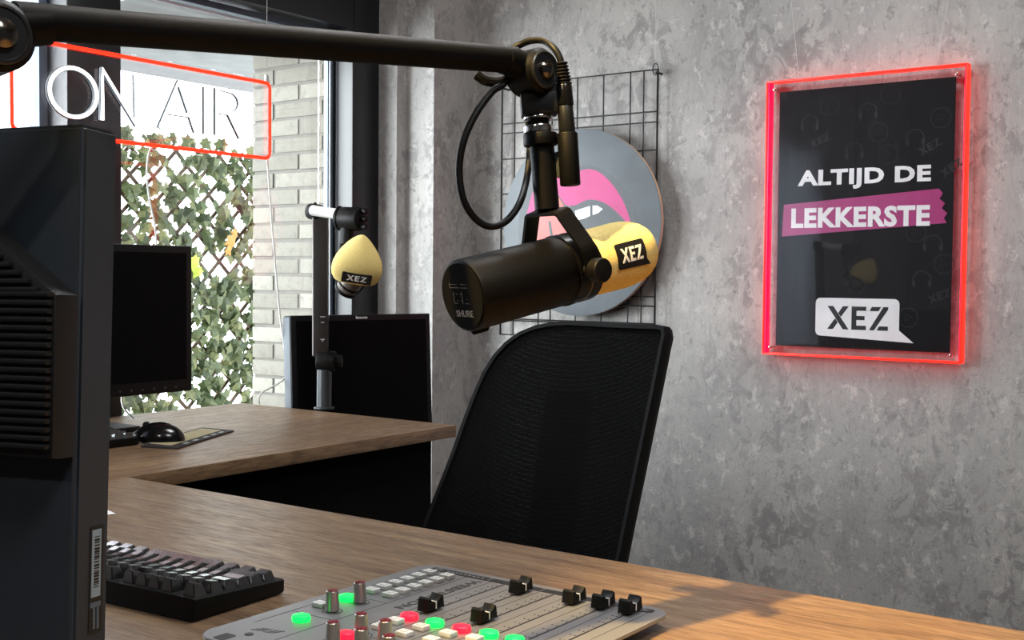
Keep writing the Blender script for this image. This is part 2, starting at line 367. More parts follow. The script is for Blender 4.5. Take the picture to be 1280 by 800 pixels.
# pale brick pier beside the window
pier = thing('brick_pier', (-2.52, 2.55, 0), 'pale painted brick pier outside the window, right of the ivy trellis', 'brick pier')
bm = B(); box2(bm, (-2.693, 2.4235, -.02), (-2.335, 2.78, CZ+.715)); obj('mortar', bm, M['mortar'], pier)
bm = B(); row = 0; z = .0; ph = .0505; rnd = random.Random(4)
while z < CZ+.70:
    x = -2.70; off = 0 if row % 2 else .104
    L = .20-off if off else .20
    x0 = -2.70
    while x0 < -2.345:
        x1 = min(x0+L, -2.328); j = lambda: rnd.uniform(-.0015, .0015)
        if x1-x0 > .02: box2(bm, (x0+.001, 2.42+j(), z+j()), (x1-.007, 2.52, min(z+.043+j(), CZ+.714)), .0025)
        x0 = x1+.001; L = .20
    y0 = 2.53 + (0 if off else .06)
    while y0 < 2.76:
        y1 = min(y0+.19, 2.785); box2(bm, (-2.70, y0, z), (-2.66, y1, min(z+.043, CZ+.714)), .0025); y0 = y1+.008
    z += ph; row += 1
obj('bricks', bm, M['brick'], pier)
# ivy trellis
XF = -3.45
fence = thing('ivy_trellis', (XF, 2.4, 0), 'diagonal willow trellis covered with pale green ivy leaves outside the window', 'trellis')
bm = B(); y0, y1, z0, z1 = 2.36, 4.2, 0.0, CZ+.455; step = .098
k = y0-(z1-z0)
while k < y1:
    for sgn, dx in ((1, 0), (-1, .008)):
        pts = []
        for (yy, zz) in ((k, z0), (k+(z1-z0), z1)):
            pts.append((yy, zz if sgn > 0 else z0+z1-zz))
        # clip in y
        (ya, za), (yb, zb) = pts; s = (zb-za)/(yb-ya)
        if yb <= y0 or ya >= y1: continue
        if ya < y0: za += s*(y0-ya); ya = y0
        if yb > y1: zb -= s*(yb-y1); yb = y1
        a = V((XF+dx, ya, za)); b = V((XF+dx, yb, zb))
        if (b-a).length > .05: box(bm, (0, 0, 0), ((b-a).length, .012, .007), 0, frame((a+b)/2, b-a, z=V((1, 0, 0))))
    k += step
obj('lattice', bm, M['slat'], fence)
bm = B(); rnd = random.Random(9)
LOBE = [(0, -.5), (.16, -.36), (.42, -.34), (.34, -.1), (.5, .1), (.24, .16), (0, .55), (-.24, .16), (-.5, .1), (-.34, -.1), (-.42, -.34), (-.16, -.36)]
def leaf(bm, p, s, r, tx, tz):
    m = Mx.Translation(p) @ Mx.Rotation(tz, 4, 'Z') @ Mx.Rotation(tx, 4, 'Y') @ Mx.Rotation(PI/2, 4, 'Z') @ Mx.Rotation(PI/2, 4, 'X') @ Mx.Rotation(r, 4, 'Z')
    c = bm.verts.new(m @ V((0, 0, .1*s))); vs = [bm.verts.new(m @ V((x*s, y*s, -.12*s*(abs(x)*1.6+max(0, y)*.6)))) for x, y in LOBE]
    for i in range(12): bm.faces.new((c, vs[i], vs[(i+1) % 12]))
for i in range(1700):
    y = rnd.uniform(y0, y1); z = rnd.uniform(.35, z1+.02) if i%3 else rnd.uniform(.4, 1.05)
    if rnd.random() > .25: q = rnd.choice((-1, 1)); t = (y-q*z)/step; y = round(t)*step+q*z+rnd.uniform(-.02, .02)
    if y < y0 or y > y1: continue
    leaf(bm, V((XF+rnd.uniform(.01, .05), y, z)), rnd.uniform(.048, .076), PI+rnd.uniform(-.9, .9), rnd.uniform(-.6, .6), rnd.uniform(-.6, .6))
o = obj('ivy_leaves', bm, M['leaf'], fence); o['kind'] = 'stuff'
bm = B(); p = on_x(290, 304, XF+.07)
for dy, dz, s, r in ((0, 0, .075, PI), (.012, .03, .05, 2.4), (-.012, -.028, .05, 3.9)): leaf(bm, p+V((0, dy, dz)), s, r, .2, .3)
obj('dry_leaf', bm, M['orange'], fence, label='orange withered leaf on the trellis')
bm = B(); p = on_x(244, 330, XF+.07); leaf(bm, p, .07, PI, .1, .2); leaf(bm, p+V((0, .01, -.03)), .05, 2.6, .2, -.2)
obj('young_leaf', bm, M['lime'], fence, label='bright lime leaf on the trellis')

# ================================================================ DESKS
FX, FYE, FXB = -1.555, 1.966, -2.235           # side desk: room edge, right end, window edge
MYE = 1.138                                     # main desk: chair edge
main = thing('desk', (-.4, .68, 0), 'long oak-topped main desk carrying the mixing console and keyboard', 'desk', 'oak studio desks')
bm = B(); box2(bm, (FX+.002, .2, DT-.025), (.75, MYE, DT), .0015); obj('desktop', bm, M['oakx'], main)
for x in (-1.45, .55):
    for y in (.28, 1.04):
        bm = B(); box2(bm, (x-.025, y-.025, 0), (x+.025, y+.025, DT-.066), .002); obj('leg', bm, M['blackmetal'], main)
bm = B()
for y in (.28, 1.04): box2(bm, (-1.5, y-.02, DT-.065), (.6, y+.02, DT-.026), .002)
for x in (-1.45, .55): box2(bm, (x-.02, .30, DT-.065), (x+.02, 1.02, DT-.0265), .002)
obj('underframe', bm, M['blackmetal'], main)
side = thing('desk', (-1.9, 1.3, 0), 'oak-topped side desk under the window with a black front panel', 'desk', 'oak studio desks')
bm = B(); box2(bm, (FXB, -.12, DT-.025), (FX, FYE, DT), .0015); obj('desktop', bm, M['oaky'], side)
bm = B(); box2(bm, (FX-.055, -.10, .04), (FX-.035, 1.925, DT-.026), .001); obj('front_panel', bm, M['mattblack'], side)
bm = B(); box2(bm, (-2.20, 1.90, 0), (FX-.056, 1.925, DT-.026), .001); obj('end_panel', bm, M['mattblack'], side)
bm = B(); box2(bm, (-2.20, -.10, 0), (FX-.056, -.075, DT-.026), .001); obj('end_panel', bm, M['mattblack'], side)

# low cabinet behind the side desk that carries the far monitor
ztop = on_x(450, 393, -2.06).z
CH = ztop-.34-.1975
cab = thing('low_cabinet', (-2.02, 2.24, 0), 'low black cabinet in the window corner under the rear monitor', 'cabinet')
bm = B(); box2(bm, (-2.185, 2.0, .0), (-1.86, 2.47, CH), .003); obj('body', bm, M['blackplastic'], cab)
for s in (0, 1):
    bm = B(); box2(bm, (-1.859, 2.005+.233*s, .03), (-1.842, 2.232+.233*s, CH-.01), .002); d = obj('door', bm, M['blackplastic'], cab)
    bm = B(); box2(bm, (-1.841, 2.215+.02*s, .22), (-1.832, 2.225+.02*s, .34), .002); obj('handle', bm, M['chrome'], d)

# ================================================================ NEAR MONITOR, seen from behind
Pm = V((-0.63931261, 0.43706859, 0.09156502+CZ)); nm = V((-0.29076768, 0.9555609, -0.04855439)); em = V((0.95659192, 0.29137393, 0.0057568)); um = V((-0.01964846, 0.04477284, 0.99880395))
MM = frame(Pm, em, z=um)         # x: towards the right edge, y: towards the screen, z: up; origin at the back top right corner
mon = thing('monitor', MM @ V((-.26, .02, -.40)), 'large charcoal monitor seen from behind at the left edge, barcode sticker on its side', 'monitor')
WM_, HM, TM = .52, .335, .034
bm = B()
prism(bm, [(-x, y) for x, y in ((0, 0), (WM_, 0), (WM_, TM), (0, TM))], -HM, 0, MM, bev=0)
bmesh.ops.bevel(bm, geom=bm.edges[:], offset=.003, segments=3, affect='EDGES')
obj('casing', bm, M['mon'], mon)
bm = B(); box2(bm, (-WM_+.012, TM-.001, -HM+.02), (-.012, TM+.001, -.012), 0, MM); obj('screen', bm, M['screen'], mon)
def locM(x, y, back):            # where a sight line meets a plane 'back' metres behind the casing
    d = ray(x, y); n = -nm; p0 = Pm-nm*back; t = (p0-EYE).dot(n)/d.dot(n); return MM.inverted() @ (EYE+d*t)
bz = locM(70, 368, .022); bb = locM(70, 575, .022); tl = locM(0, 305, .022)
bx = bz.x; slope = (bz.z-tl.z)/(bz.x-tl.x)
xc = -WM_/2; wtop = min(.10, (bx-xc)*.6)
outl = [(bx, bb.z), (bx, bz.z), (bx-(bx-xc)*.62, bz.z-slope*(bx-xc)*.62), (2*xc-bx+(bx-xc)*.62, bz.z-slope*(bx-xc)*.62), (2*xc-bx, bz.z), (2*xc-bx, bb.z)]
bm = B(); prism(bm, outl, 0, .022, MM @ frame((0, 0, 0), (1, 0, 0), z=(0, -1, 0)) , bev=.004)
# prism frame: x right, y -> up
for k in range(19):
    zz = bb.z+.006+k*(bz.z-bb.z)/19.5
    box2(bm, (2*xc-bx+.003, -.0265, zz), (bx-.002, -.021, zz+.0032), .0010, MM)
pit = (bz.z-bb.z)/19.5; ztop_ = bz.z-slope*(bx-xc)*.62-.006
for k in range(1, 12):
    zz = bz.z-.004+k*pit; q_ = (zz+.004-bz.z)/abs(slope)
    if zz < ztop_: box2(bm, (2*xc-bx+.004+q_, -.0265, zz), (bx-.004-q_, -.021, zz+.0032), .0010, MM)
obj('vent_housing', bm, M['mondark'], mon)
bm = B(); box2(bm, (xc-.03, -.065, -HM-.03), (xc+.03, -.022, -.16), .006, MM)
lo = MM @ V((xc, -.045, -HM-.02)); cyl(bm, lo, (lo.x, lo.y, DT+.012), .022); obj('stand_neck', bm, M['mondark'], mon)
bm = B(); box(bm, (lo.x, lo.y+.03, DT+.0065), (.24, .18, .012), .004); obj('stand_base', bm, M['mondark'], mon)
# stickers on the right side face
def locS(x, y):
    d = ray(x, y); p0 = Pm+em*.0002; t = (p0-EYE).dot(em)/d.dot(em); q = MM.inverted() @ (EYE+d*t); return q.y, q.z
SM = MM @ frame((0, 0, 0), (0, 1, 0), z=(1, 0, 0))
def patch(bm, x0, ya, x1, yb, d0, d1):
    a = locS(x0, ya); b = locS(x1, yb); yl, yh = sorted((a[0], b[0])); zl, zh = sorted((a[1], b[1]))
    prism(bm, [(yl, zl), (yh, zl), (yh, zh), (yl, zh)], d0, d1, SM); return yl, yh, zl, zh
bm = B(); patch(bm, 113, 659, 127, 788, .0001, .0004); obj('sticker_recess', bm, M['ink'], mon)
bm = B(); yl, yh, zl, zh = patch(bm, 115, 663, 124.5, 744, .0004, .0007); st = obj('barcode_sticker', bm, M['sticker'], mon)
bm = B(); zz = zh-(zh-zl)*.10; rnd = random.Random(3)
while zz > zl+(zh-zl)*.14:
    h_ = rnd.choice((.0005, .0008, .0013)); prism(bm, [(yl+.0022, zz-h_), (yh-.0018, zz-h_), (yh-.0018, zz), (yl+.0022, zz)], .0007, .0009, SM); zz -= h_+rnd.choice((.0005, .0007, .0011))
obj('barcode', bm, M['ink'], st)
bm = B(); patch(bm, 112, 754.5, 125, 756.5, .0004, .0007)
for q in range(13): patch(bm, 115.2+(q % 3)*.3, 759+q*2.1, 118.2, 760.1+q*2.1, .0004, .0006); patch(bm, 120.2, 758.5+q*2.1, 123-(q % 2)*.5, 759.6+q*2.1, .0004, .0006)
obj('small_print', bm, M['alu'], mon)

# ================================================================ KEYBOARDS
def keyboard(label, group):
    t = thing('keyboard', (0, 0, 0), label, 'keyboard', group)
    u = .0178; W = 15*u+.012; D = .120
    # local: x runs to the user's left end (seen from across the desk, right), y towards the user; origin: far left... far bottom corner of the esc end
    bm = B(); prof = [(-.002, .0), (D-.002, .0), (D, .003), (D, .014), (.0, .021), (-.001, .004)]
    prism(bm, [(a, b) for a, b in prof], -W, 0, frame((0, 0, 0), (0, 1, 0), z=(1, 0, 0)), bev=.004)
    obj('case', bm, M['blackplastic'], t)
    R = [[(1, .5), 1, 1, 1, (1, .5), 1, 1, 1, (1, .5), 1, 1, 1, 1], [1]*13+[2], [1.5]+[1]*12+[1.5], [1.75]+[1]*11+[2.25], [2.25]+[1]*10+[2.75], [1.25, 1.25, 1.25, 6.25, 1.25, 1.25, 1.25, 1.25]]
    for r, row in enumerate(R):
        x = -.006; y0 = .005+r*u+(.003 if r else 0); zb = .0195-.0068*(r/5)
        if r == 0: row = [(1, .667)]+[1, 1, 1, (1, .667)]+[1, 1, 1, (1, .666)]+[1, 1, 1, 1]
        for kx in row:
            gap = 0
            if isinstance(kx, tuple): kx, gap = kx
            w = kx*u; cx = x-w/2; cy = y0+u/2; a = w/2-.0006; b = u/2-.0006; ti = .0034
            tilt = (-.0016, -.0010, -.0003, .0006, .0012, .0012)[r]; hh = (.0118, .0112, .0102, .0098, .0098, .0100)[r]
            bm = B(); t0 = B()
            lo_ = [t0.verts.new((cx+sx*a, cy+sy*b, zb)) for sx, sy in ((-1, -1), (1, -1), (1, 1), (-1, 1))]
            hi_ = [t0.verts.new((cx+sx*(a-ti), cy+sy*(b-ti*.8)-.0005, zb+hh+sy*tilt)) for sx, sy in ((-1, -1), (1, -1), (1, 1), (-1, 1))]
            t0.faces.new(lo_[::-1]); t0.faces.new(hi_)
            for i in range(4): t0.faces.new((lo_[i], lo_[(i+1) % 4], hi_[(i+1) % 4], hi_[i]))
            bmesh.ops.bevel(t0, geom=[e for e in t0.edges if max(v.co.z for v in e.verts) > zb+.004], offset=.0008, segments=2, affect='EDGES')
            merge(bm, t0); obj('key', bm, M['key'], t)
            x -= w+gap*u
    return t
M['key'] = plain('black_keycap', (20, 20, 23), .24, grain=.08, gscale=3000, spec=1.0)
for n_ in M['key'].node_tree.nodes:
    if n_.type == 'BSDF_PRINCIPLED': n_.inputs['Coat Weight'].default_value = 1.0; n_.inputs['Coat Roughness'].default_value = .16; n_.inputs['Coat IOR'].default_value = 1.9
kb = keyboard('black mechanical keyboard on the main desk beside the mixing console', 'black keyboards')
kb.location = on_z(360.6, 744, DT)+V((0, -.117, .0005)); kb.location.x += .001; kb.rotation_euler = (0, 0, math.radians(4))
kb2 = copytree(kb); kb2['label'] = 'black keyboard beside the mouse on the side desk, half hidden by the large monitor'
kr = on_z(176, 556, DT)
kb2.rotation_euler = (0, 0, -PI/2+PI+PI); 
kb2.rotation_euler = (0, 0, PI/2)              # user faces the window: long side along y
kb2.location = (kr.x-.0, kr.y-.005-15*.0178-.012, DT+.0005)
kb2.rotation_euler = (0, 0, -PI/2); kb2.location = (kr.x-.121, kr.y-.281, DT+.0005)

# ================================================================ MIXING CONSOLE
CP = DT+.014                                    # plate top
con = thing('mixing_console', (-.646, .80, DT), 'grey broadcast mixing console with faders and lit buttons on the main desk', 'mixing console')
cx0, cx1, cy0, cy1 = -.794, -.500, .645, .956
bm = B(); box2(bm, (cx0+.03, cy0+.03, DT+.0005), (cx1-.03, cy1-.03, CP-.004)); obj('base', bm, M['blackplastic'], con)
bm = B(); prism(bm, rrect(cx1-cx0, cy1-cy0, .022, 8, (cx0+cx1)/2, (cy0+cy1)/2), CP-.0035, CP, bev=.0006, mi=0, mi_side=1); plate = obj('top_plate', bm, [M['console'], M['consoleedge']], con)
def flat(bm, x0, y0, x1, y1, h=.0003): prism(bm, [(x0, y0), (x1, y0), (x1, y1), (x0, y1)], CP, CP+h)
slx = [-.678, -.648, -.619, -.588, -.558, -.530]
bm = B()
for x in slx: flat(bm, x-.0008, .806, x+.0008, .934)
obj('fader_slot', bm, M['ink'], plate)
bm = B()
for i, x in enumerate(slx+[-.500]):
    xx = x-.0165
    if i < 6: flat(bm, xx-.0002, .66, xx+.0002, .94, .0002)
    else: flat(bm, -.5165, .66, -.5161, .94, .0002)
flat(bm, -.7265, .66, -.7261, .94, .0002); flat(bm, -.7785, .70, -.7781, .935, .0002); flat(bm, -.778, .745, -.7265, .7454, .0002); flat(bm, -.778, .815, -.7265, .8154, .0002)
for x in slx:
    for k, d in enumerate((0, .012, .028, .042, .058, .075, .088, .098, .108, .116)):
        for q in (0, 1): flat(bm, x-.0085+q*.0045, .810+d, x-.0068+q*.0045, .8115+d, .0002)
obj('panel_print', bm, M['consoledark'], plate)
bm = B(); prism(bm, rrect(.262, .011, .003, 4, -.645, .9415), CP, CP+.0003); band = obj('label_band', bm, M['ink'], plate)
bm = B()
for x in (-.70, -.636, -.60, -.575, -.545): flat(bm, x-.0003, .936, x+.0003, .947, .0005)
for x in (-.767, -.605, -.526):
    stroke(bm, circ(.0032, 14, x, .9415), .001, CP+.0003, CP+.0005, None, True); flat(bm, x+.002, .941, x+.007, .942, .0005)
for k in range(9): flat(bm, -.755+k*.0055, .940, -.752+k*.0055, .9425, .0005)
obj('band_icons', bm, M['greyink'], band)
t = text_bm('WEBSTATION', .122, .0105, .02, .0003)
bm = B(); merge(bm, t, Mx.Translation((-.712, .931, CP)) @ Mx.Rotation(-PI/2, 4, 'Z')); obj('lettering', bm, M['consoledark'], plate)
bm = B()                                         # striped emblem, jack hole and dark tag at the near left corner
for q, (x, y) in enumerate(((-.757, .692), (-.744, .694))):
    for k in range(3): prism(bm, [(x-.007+k*.0022, y-.009+k*.004), (x+.003+k*.0016, y-.006+k*.0035), (x+.004+k*.0016, y-.0035+k*.0035), (x-.007+k*.0022, y-.0065+k*.004)], CP, CP+.0003)
obj('emblem', bm, M['emblem'], plate)
bm = B(); prism(bm, rrect(.013, .016, .002, 4, -.7665, .6565), CP, CP+.0003); prism(bm, circ(.0040, 20, -.7555, .6735), CP, CP+.0004); obj('jack_socket', bm, M['ink'], plate)
def button(x, y, mat, lab=None, big=False):
    bm = B(); s = .0125 if not big else .0150
    box2(bm, (x-s/2-.0004, y-s*.42, CP), (x+s/2+.0004, y+s*.42, CP+.0045), .0012); box2(bm, (x-s*.26, y-s*.24, CP+.004), (x+s*.26, y+s*.24, CP+.0052), .0005)
    obj('button', bm, mat, con, label=lab)
def ledbutton(x, y, mat, lab):
    bm = B(); lathe(bm, [(.0078, 0), (.0084, .002), (.0078, .0048), (.005, .0058), (0, .006)], Mx.Translation((x, y, CP)) @ Mx.Diagonal((1.05, .95, 1, 1)), 20); obj('button', bm, mat, con, label=lab)
for k in range(6): button(-.762, .834+k*.0174, M['btn']); button(-.738, .834+k*.0172, M['btn'])
for x, y in ((-.767, .770), (-.677, .752), (-.678, .773), (-.648, .772), (-.618, .772), (-.592, .775), (-.561, .775), (-.648, .750), (-.618, .750)): button(x, y, M['btn'])
for x, y, m, l in ((-.749, .728, 'ledg', 'lit green button'), (-.762, .800, 'ledg', 'lit green button'), (-.683, .716, 'ledr', 'lit red button'), (-.676, .789, 'ledr', 'lit red button'), (-.646, .788, 'ledg', 'lit green button'), (-.617, .789, 'ledr', 'lit red button'), (-.589, .791, 'ledg', 'lit green button'), (-.562, .791, 'ledg', 'lit green button')):
    ledbutton(x, y, M[m], l)
for x, y in ((-.748, .766), (-.748, .802), (-.679, .696), (-.677, .728), (-.648, .697), (-.618, .697), (-.648, .726)):
    T = Mx.Translation((x, y, CP))
    bm = B(); lathe(bm, [(.0066, .001), (.0064, .004), (.0056, .0185), (.0052, .019)], T, 24); kn = obj('knob', bm, M['knob'], con)
    bm = B(); lathe(bm, [(.0050, .0189), (.0046, .0196)], T, 20); box2(bm, (-.0006, -.005, .0192), (.0006, 0, .0199), 0, T); obj('knob_cap', bm, M['knobcap'], kn)
    bm = B(); stroke(bm, [(x+.0092*math.cos(a), y+.0092*math.sin(a)) for a in [(-.8+5.0*k/20) for k in range(21)]], .0007, CP, CP+.0003, None); obj('knob_scale', bm, M['ink'], kn)
for x, y in ((-.678, .8215), (-.619, .8235), (-.648, .921), (-.588, .923), (-.558, .926), (-.530, .927)):
    T = Mx.Translation((x, y, CP+.002))
    bm = B(); prof = [(-.0125, 0), (-.0105, .011), (-.0085, .0125), (-.005, .0085), (0, .007), (.005, .0085), (.0085, .0125), (.0105, .011), (.0125, 0)]
    prism(bm, prof, -.0062, .0062, T @ frame((0, 0, 0), (0, 1, 0), z=(1, 0, 0)), bev=.0008)
    box2(bm, (-.001, -.003, -.002), (.001, .003, .002), 0, T)
    fd = obj('fader_knob', bm, M['blackplastic'], con)
    bm = B(); box2(bm, (-.0066, -.0006, .0072), (.0066, .0006, .0076), 0, T); box2(bm, (.0061, -.0006, .001), (.0066, .0006, .0074), 0, T); obj('pointer_line', bm, M['white'], fd)

# a white slip of paper behind the big monitor
q = on_z(142, 643, DT)
bm = B(); prism(bm, [(0.002, 0.002), (-.10, .03), (-.125, -.07), (-.03, -.09)], 0, .0006, Mx.Translation((q.x, q.y, DT+.0004)))
setp(obj('paper_slip', bm, M['paper'], smooth=False), 'tip of a white paper slip on the main desk beside the large monitor', 'paper')

# ================================================================ MAIN BOOM ARM
JL = at(-11, 48, .66); JR = at(664, 91, .962)
arm = thing('microphone_boom', (-.96, .20, DT), 'black boom arm reaching across the top from the left, holding the black microphone', 'microphone arm')
d = (JR-JL).normalized(); hn = V((d.y, -d.x, 0)).normalized()         # joint axles are level and square to the tube
if hn.dot(RR) < 0: hn = -hn
axl = V((.78, -.62, 0)).normalized()
axl = (axl-d*axl.dot(d)).normalized()
TU = V((0, 0, 1)); TU = (TU-d*TU.z).normalized()*.0125       # the tube rides above the joint axles
bm = B(); cyl(bm, JL+TU*1.22+d*.024, JR+TU-d*.010, .0107, n=36); obj('upper_tube', bm, M['tube'], arm)
def joint(P, dirs, r, L, name='joint'):
    bm = B(); lathe(bm, [(r*.86, -L), (r, -L*.8), (r, L*.8), (r*.86, L)], along(P, axl), 44)
    for dd, ln, rr in dirs: lathe(bm, [(r*.62, -.004), (rr*1.06, ln*.55), (rr, ln), (rr*.9, ln+.0004)], along(P+TU*.6+dd*.004, dd*ln+TU*.4), 36)
    j = obj(name, bm, M['blackmetal'], arm)
    bm = B(); lathe(bm, [(r*.84, L*.9), (r*.84, L*1.10), (r*.78, L*1.16), (r*.72, L*1.16), (r*.70, L*1.10), (r*.50, L*1.10), (0, L*1.10)], along(P, axl), 44); obj('joint_cover', bm, M['armcap'], j)
    bm = B(); lathe(bm, [(r*.42, L*1.1), (r*.40, L*1.3), (r*.28, L*1.42), (r*.1, L*1.5), (0, L*1.51)], along(P, axl), 32); obj('bolt_cap', bm, M['dome'], j)
    return j
joint(JL, [(d, .034, .0114)], .0205, .0135)
jr = joint(JR, [(-d, .022, .0112)], .0185, .0150)
base = V((-.96, .20, DT+.06)); 
bm = B(); dl = (base-JL).normalized(); cyl(bm, JL+dl*.018, base, .0107, n=30); obj('lower_tube', bm, M['tube'], arm)
bm = B(); cyl(bm, (base.x, base.y, DT+.0005), base+V((0, 0, .02)), .017, n=28, bev=.002); box2(bm, (base.x-.03, base.y-.03, DT+.0005), (base.x+.03, base.y+.03, DT+.012), .003); obj('clamp_base', bm, M['blackmetal'], arm)
# thumb lever and underside clip
bm = B(); p = at(604, 100, .955); q = at(640, 96, .965)
tube(bm, smoothpath([at(596, 94, .955), at(606, 101, .955), at(622, 103, .958), at(638, 98, .962), at(652, 92, .965)], 4), .0042, 8); obj('tension_lever', bm, M['blackgloss'], arm)
# swivel head and neck
N0 = at(672, 100, .968); N1 = at(675, 146, .968); N2 = at(684, 262, .968); nd = (N2-N1).normalized()
nx = V((.80, .60, 0)); nx = (nx-nd*nx.dot(nd)).normalized()
def nb(px, py): return at(px, py, .968)
def seg(bm, y0, y1, x0, x1, r0, r1=None, bev=0, n=28):
    cyl(bm, nb(x0, y0), nb(x1, y1), r0, r1, n, bev)
px = F/.968
bm = B(); T = frame(nb(673.5, 131.5), nx, z=-nd)
box(bm, (0, 0, 0), (.0300, .024, .0175), .0015, T); box(bm, (.0062, -.001, .010), (.0176, .021, .030), .0015, T); box(bm, (-.0085, .004, .016), (.012, .012, .02), .003, T)
obj('swivel_head', bm, M['blackplastic'], arm)
bm = B(); seg(bm, 143, 152, 672.5, 673, .0095); seg(bm, 150, 157, 673, 673.3, .0098, n=6); obj('swivel_neck', bm, M['blackmetal'], arm)
bm = B(); seg(bm, 157, 166.5, 672.5, 673, .0120, .0120, .001); seg(bm, 146, 149.5, 672.6, 672.8, .0122, .0122, .0006); obj('chrome_collar', bm, M['chrome'], arm, label='bright chrome collar')
bm = B(); seg(bm, 167, 182.5, 675, 676, .0142, .0142, .0012); obj('locking_ring', bm, M['blackmetal'], arm)

# ================================================================ STUDIO MICROPHONE
A0 = at(579, 370, .92); A1 = at(812, 309, 1.045); ax = (A1-A0).normalized()
side_ = V((ax.y, -ax.x, 0)).normalized()           # level, towards the viewer's right
upm = side_.cross(ax).normalized()
if upm.z < 0: upm = -upm
T0 = along(A0, ax)
mic = thing('microphone', N2, 'black studio microphone with yellow foam windscreen hanging from the boom arm, labelled XEZ', 'microphone')
bm = B(); lathe(bm, [(.0262, -.0005), (.0282, .0), (.0290, .002), (.0290, .096), (.0285, .098)], T0, 56); obj('body', bm, M['blackmetal'], mic)
bm = B(); lathe(bm, [(.0262, -.0012), (.0262, .0005)], T0, 48)
cyl(bm, A0-upm*.0285+ax*.004, A0-upm*.0285+ax*.018, .0038, n=16, bev=.001)
bp = obj('rear_plate', bm, M['mattblack'], mic)
RT = frame(A0-ax*.0013, side_, z=-ax)              # x right, y = (-ax) x side
if (RT.to_3x3() @ V((0, 1, 0))).z < 0: RT = frame(A0-ax*.0013, -side_, z=-ax)
bm = B(); t = text_bm('SHURE', .0215, .0052, .012, .0003); merge(bm, t, RT @ Mx.Translation((-.0105, -.0165, 0))); obj('lettering', bm, M['greyink'], bp)
bm = B()
for (x0, y0, x1, y1) in ((-.0145, .0065, -.014, .0105), (-.0145, .0065, -.002, .0071), (-.0145, .0092, -.0045, .0096), (.0, .0065, .009, .0069), (.0, .0092, .009, .0096), (-.011, -.006, -.0104, .003), (-.011, -.006, -.006, -.0055), (.0, -.006, .0006, .003), (-.0075, .0015, -.0055, .002), (-.002, .0015, .0, .002), (-.0075, -.004, -.0055, -.0035), (-.002, -.004, .0, -.0035), (.003, -.006, .008, -.0056), (.006, -.0025, .0068, -.002)):
    prism(bm, [(x0, y0), (x1, y0), (x1, y1), (x0, y1)], 0, .0002, RT)
obj('switch_markings', bm, M['micgrey'], bp)
bm = B(); lathe(bm, [(.0255, .097), (.0300, .099), (.0300, .105), (.0290, .106), (.0290, .112), (.0298, .113), (.0298, .124), (.026, .1255)], T0, 56); obj('switch_ring', bm, M['blackgloss'], mic)
bm = B(); prf = [(.0245, .124), (.0272, .126), (.0282, .132)]
for k in range(6): prf.append((.0282+.0008*k/5, .132+.036*k/5))
prf += [(.0286, .176), (.0274, .184), (.0252, .191), (.0220, .1965), (.0172, .2005), (.0105, .203), (.004, .2038), (0, .204)]
lathe(bm, prf, T0, 64); fo = obj('foam_windscreen', bm, M['foam'], mic)
# badge wrapped round the foam on the viewer's side
rb = .0296
def wrap(bm, rad):
    for v in bm.verts:                              # x along the axis, y round it, z out
        a = v.co.y/rb; r = rad+v.co.z
        v.co = A0+ax*v.co.x+(side_*math.cos(a)+upm*math.sin(a))*r
def subdiv(t):
    bmesh.ops.triangulate(t, faces=t.faces[:]); bmesh.ops.subdivide_edges(t, edges=[e for e in t.edges if e.calc_length() > .004], cuts=3, use_grid_fill=True)
bw, bh = .0335, .0225
t = B(); prism(t, bubble(bw, bh, .0022, .006), 0, .0007); subdiv(t)
t.transform(Mx.Translation((.1415, -.008, 0))); wrap(t, .0289); bm = B(); merge(bm, t); bd = obj('logo_badge', bm, M['ink'], fo)
t = B(); xez(t, .0245, .0125, 0, .0003, None); subdiv(t); t.transform(Mx.Translation((.1460, -.0028, 0))); wrap(t, .0297); bm = B(); merge(bm, t); obj('lettering', bm, M['white'], bd)
# yoke: a bent strap from the neck to the two side knobs
kp = A0+ax*.104
topc = N2+V((0, 0, -.002))
def strap(bm, pts, w, th, wdir):
    q = []
    for i, p in enumerate(pts):
        a = pts[max(i-1, 0)]; b = pts[min(i+1, len(pts)-1)]; dd = (b-a).normalized(); n = dd.cross(wdir).normalized(); q.append((p, n))
    rings = [[bm.verts.new(p+wdir*sx*w/2+n*sy*th/2) for sx, sy in ((-1, -1), (1, -1), (1, 1), (-1, 1))] for p, n in q]
    for a, b in zip(rings, rings[1:]):
        for k in range(4): bm.faces.new((a[k], a[(k+1) % 4], b[(k+1) % 4], b[k]))
    bm.faces.new(rings[0][::-1]); bm.faces.new(rings[-1])
ny = kp-topc; ny = ny-side_*ny.dot(side_); hh = ny.length; yd = ny.normalized(); wd = side_.cross(yd).normalized()
bm = B(); off = .0385; pts = []
prof2 = [(-off, 1.10), (-off, 1.0), (-off, .70), (-off*.985, .62), (-off*.93, .55), (-off*.56, .09), (-off*.52, .03), (-off*.45, 0), (off*.45, 0), (off*.52, .03), (off*.56, .09), (off*.93, .55), (off*.985, .62), (off, .70), (off, 1.0), (off, 1.10)]
strap(bm, [topc+side_*x+yd*(y*hh) for x, y in prof2], .0155, .0028, wd)
bmesh.ops.bevel(bm, geom=[e for e in bm.edges if e.is_manifold and e.calc_face_angle(0) > 1.2], offset=.0005, segments=2, affect='EDGES')
yk = obj('yoke', bm, M['blackmetal'], mic)
for s in (1, -1):
    bm = B(); T = along(kp+side_*s*(off+.001), side_*s)
    lathe(bm, [(.005, -.008), (.005, .001), (.0092, .001), (.0100, .002), (.0100, .0105), (.0092, .0115), (.008, .0118)], T, 32); obj('yoke_knob', bm, M['blackplastic'], yk)
bm = B(); cyl(bm, nb(677.3, 183.2), N2, .0102, n=28); obj('neck_tube', bm, M['blackmetal'], mic)

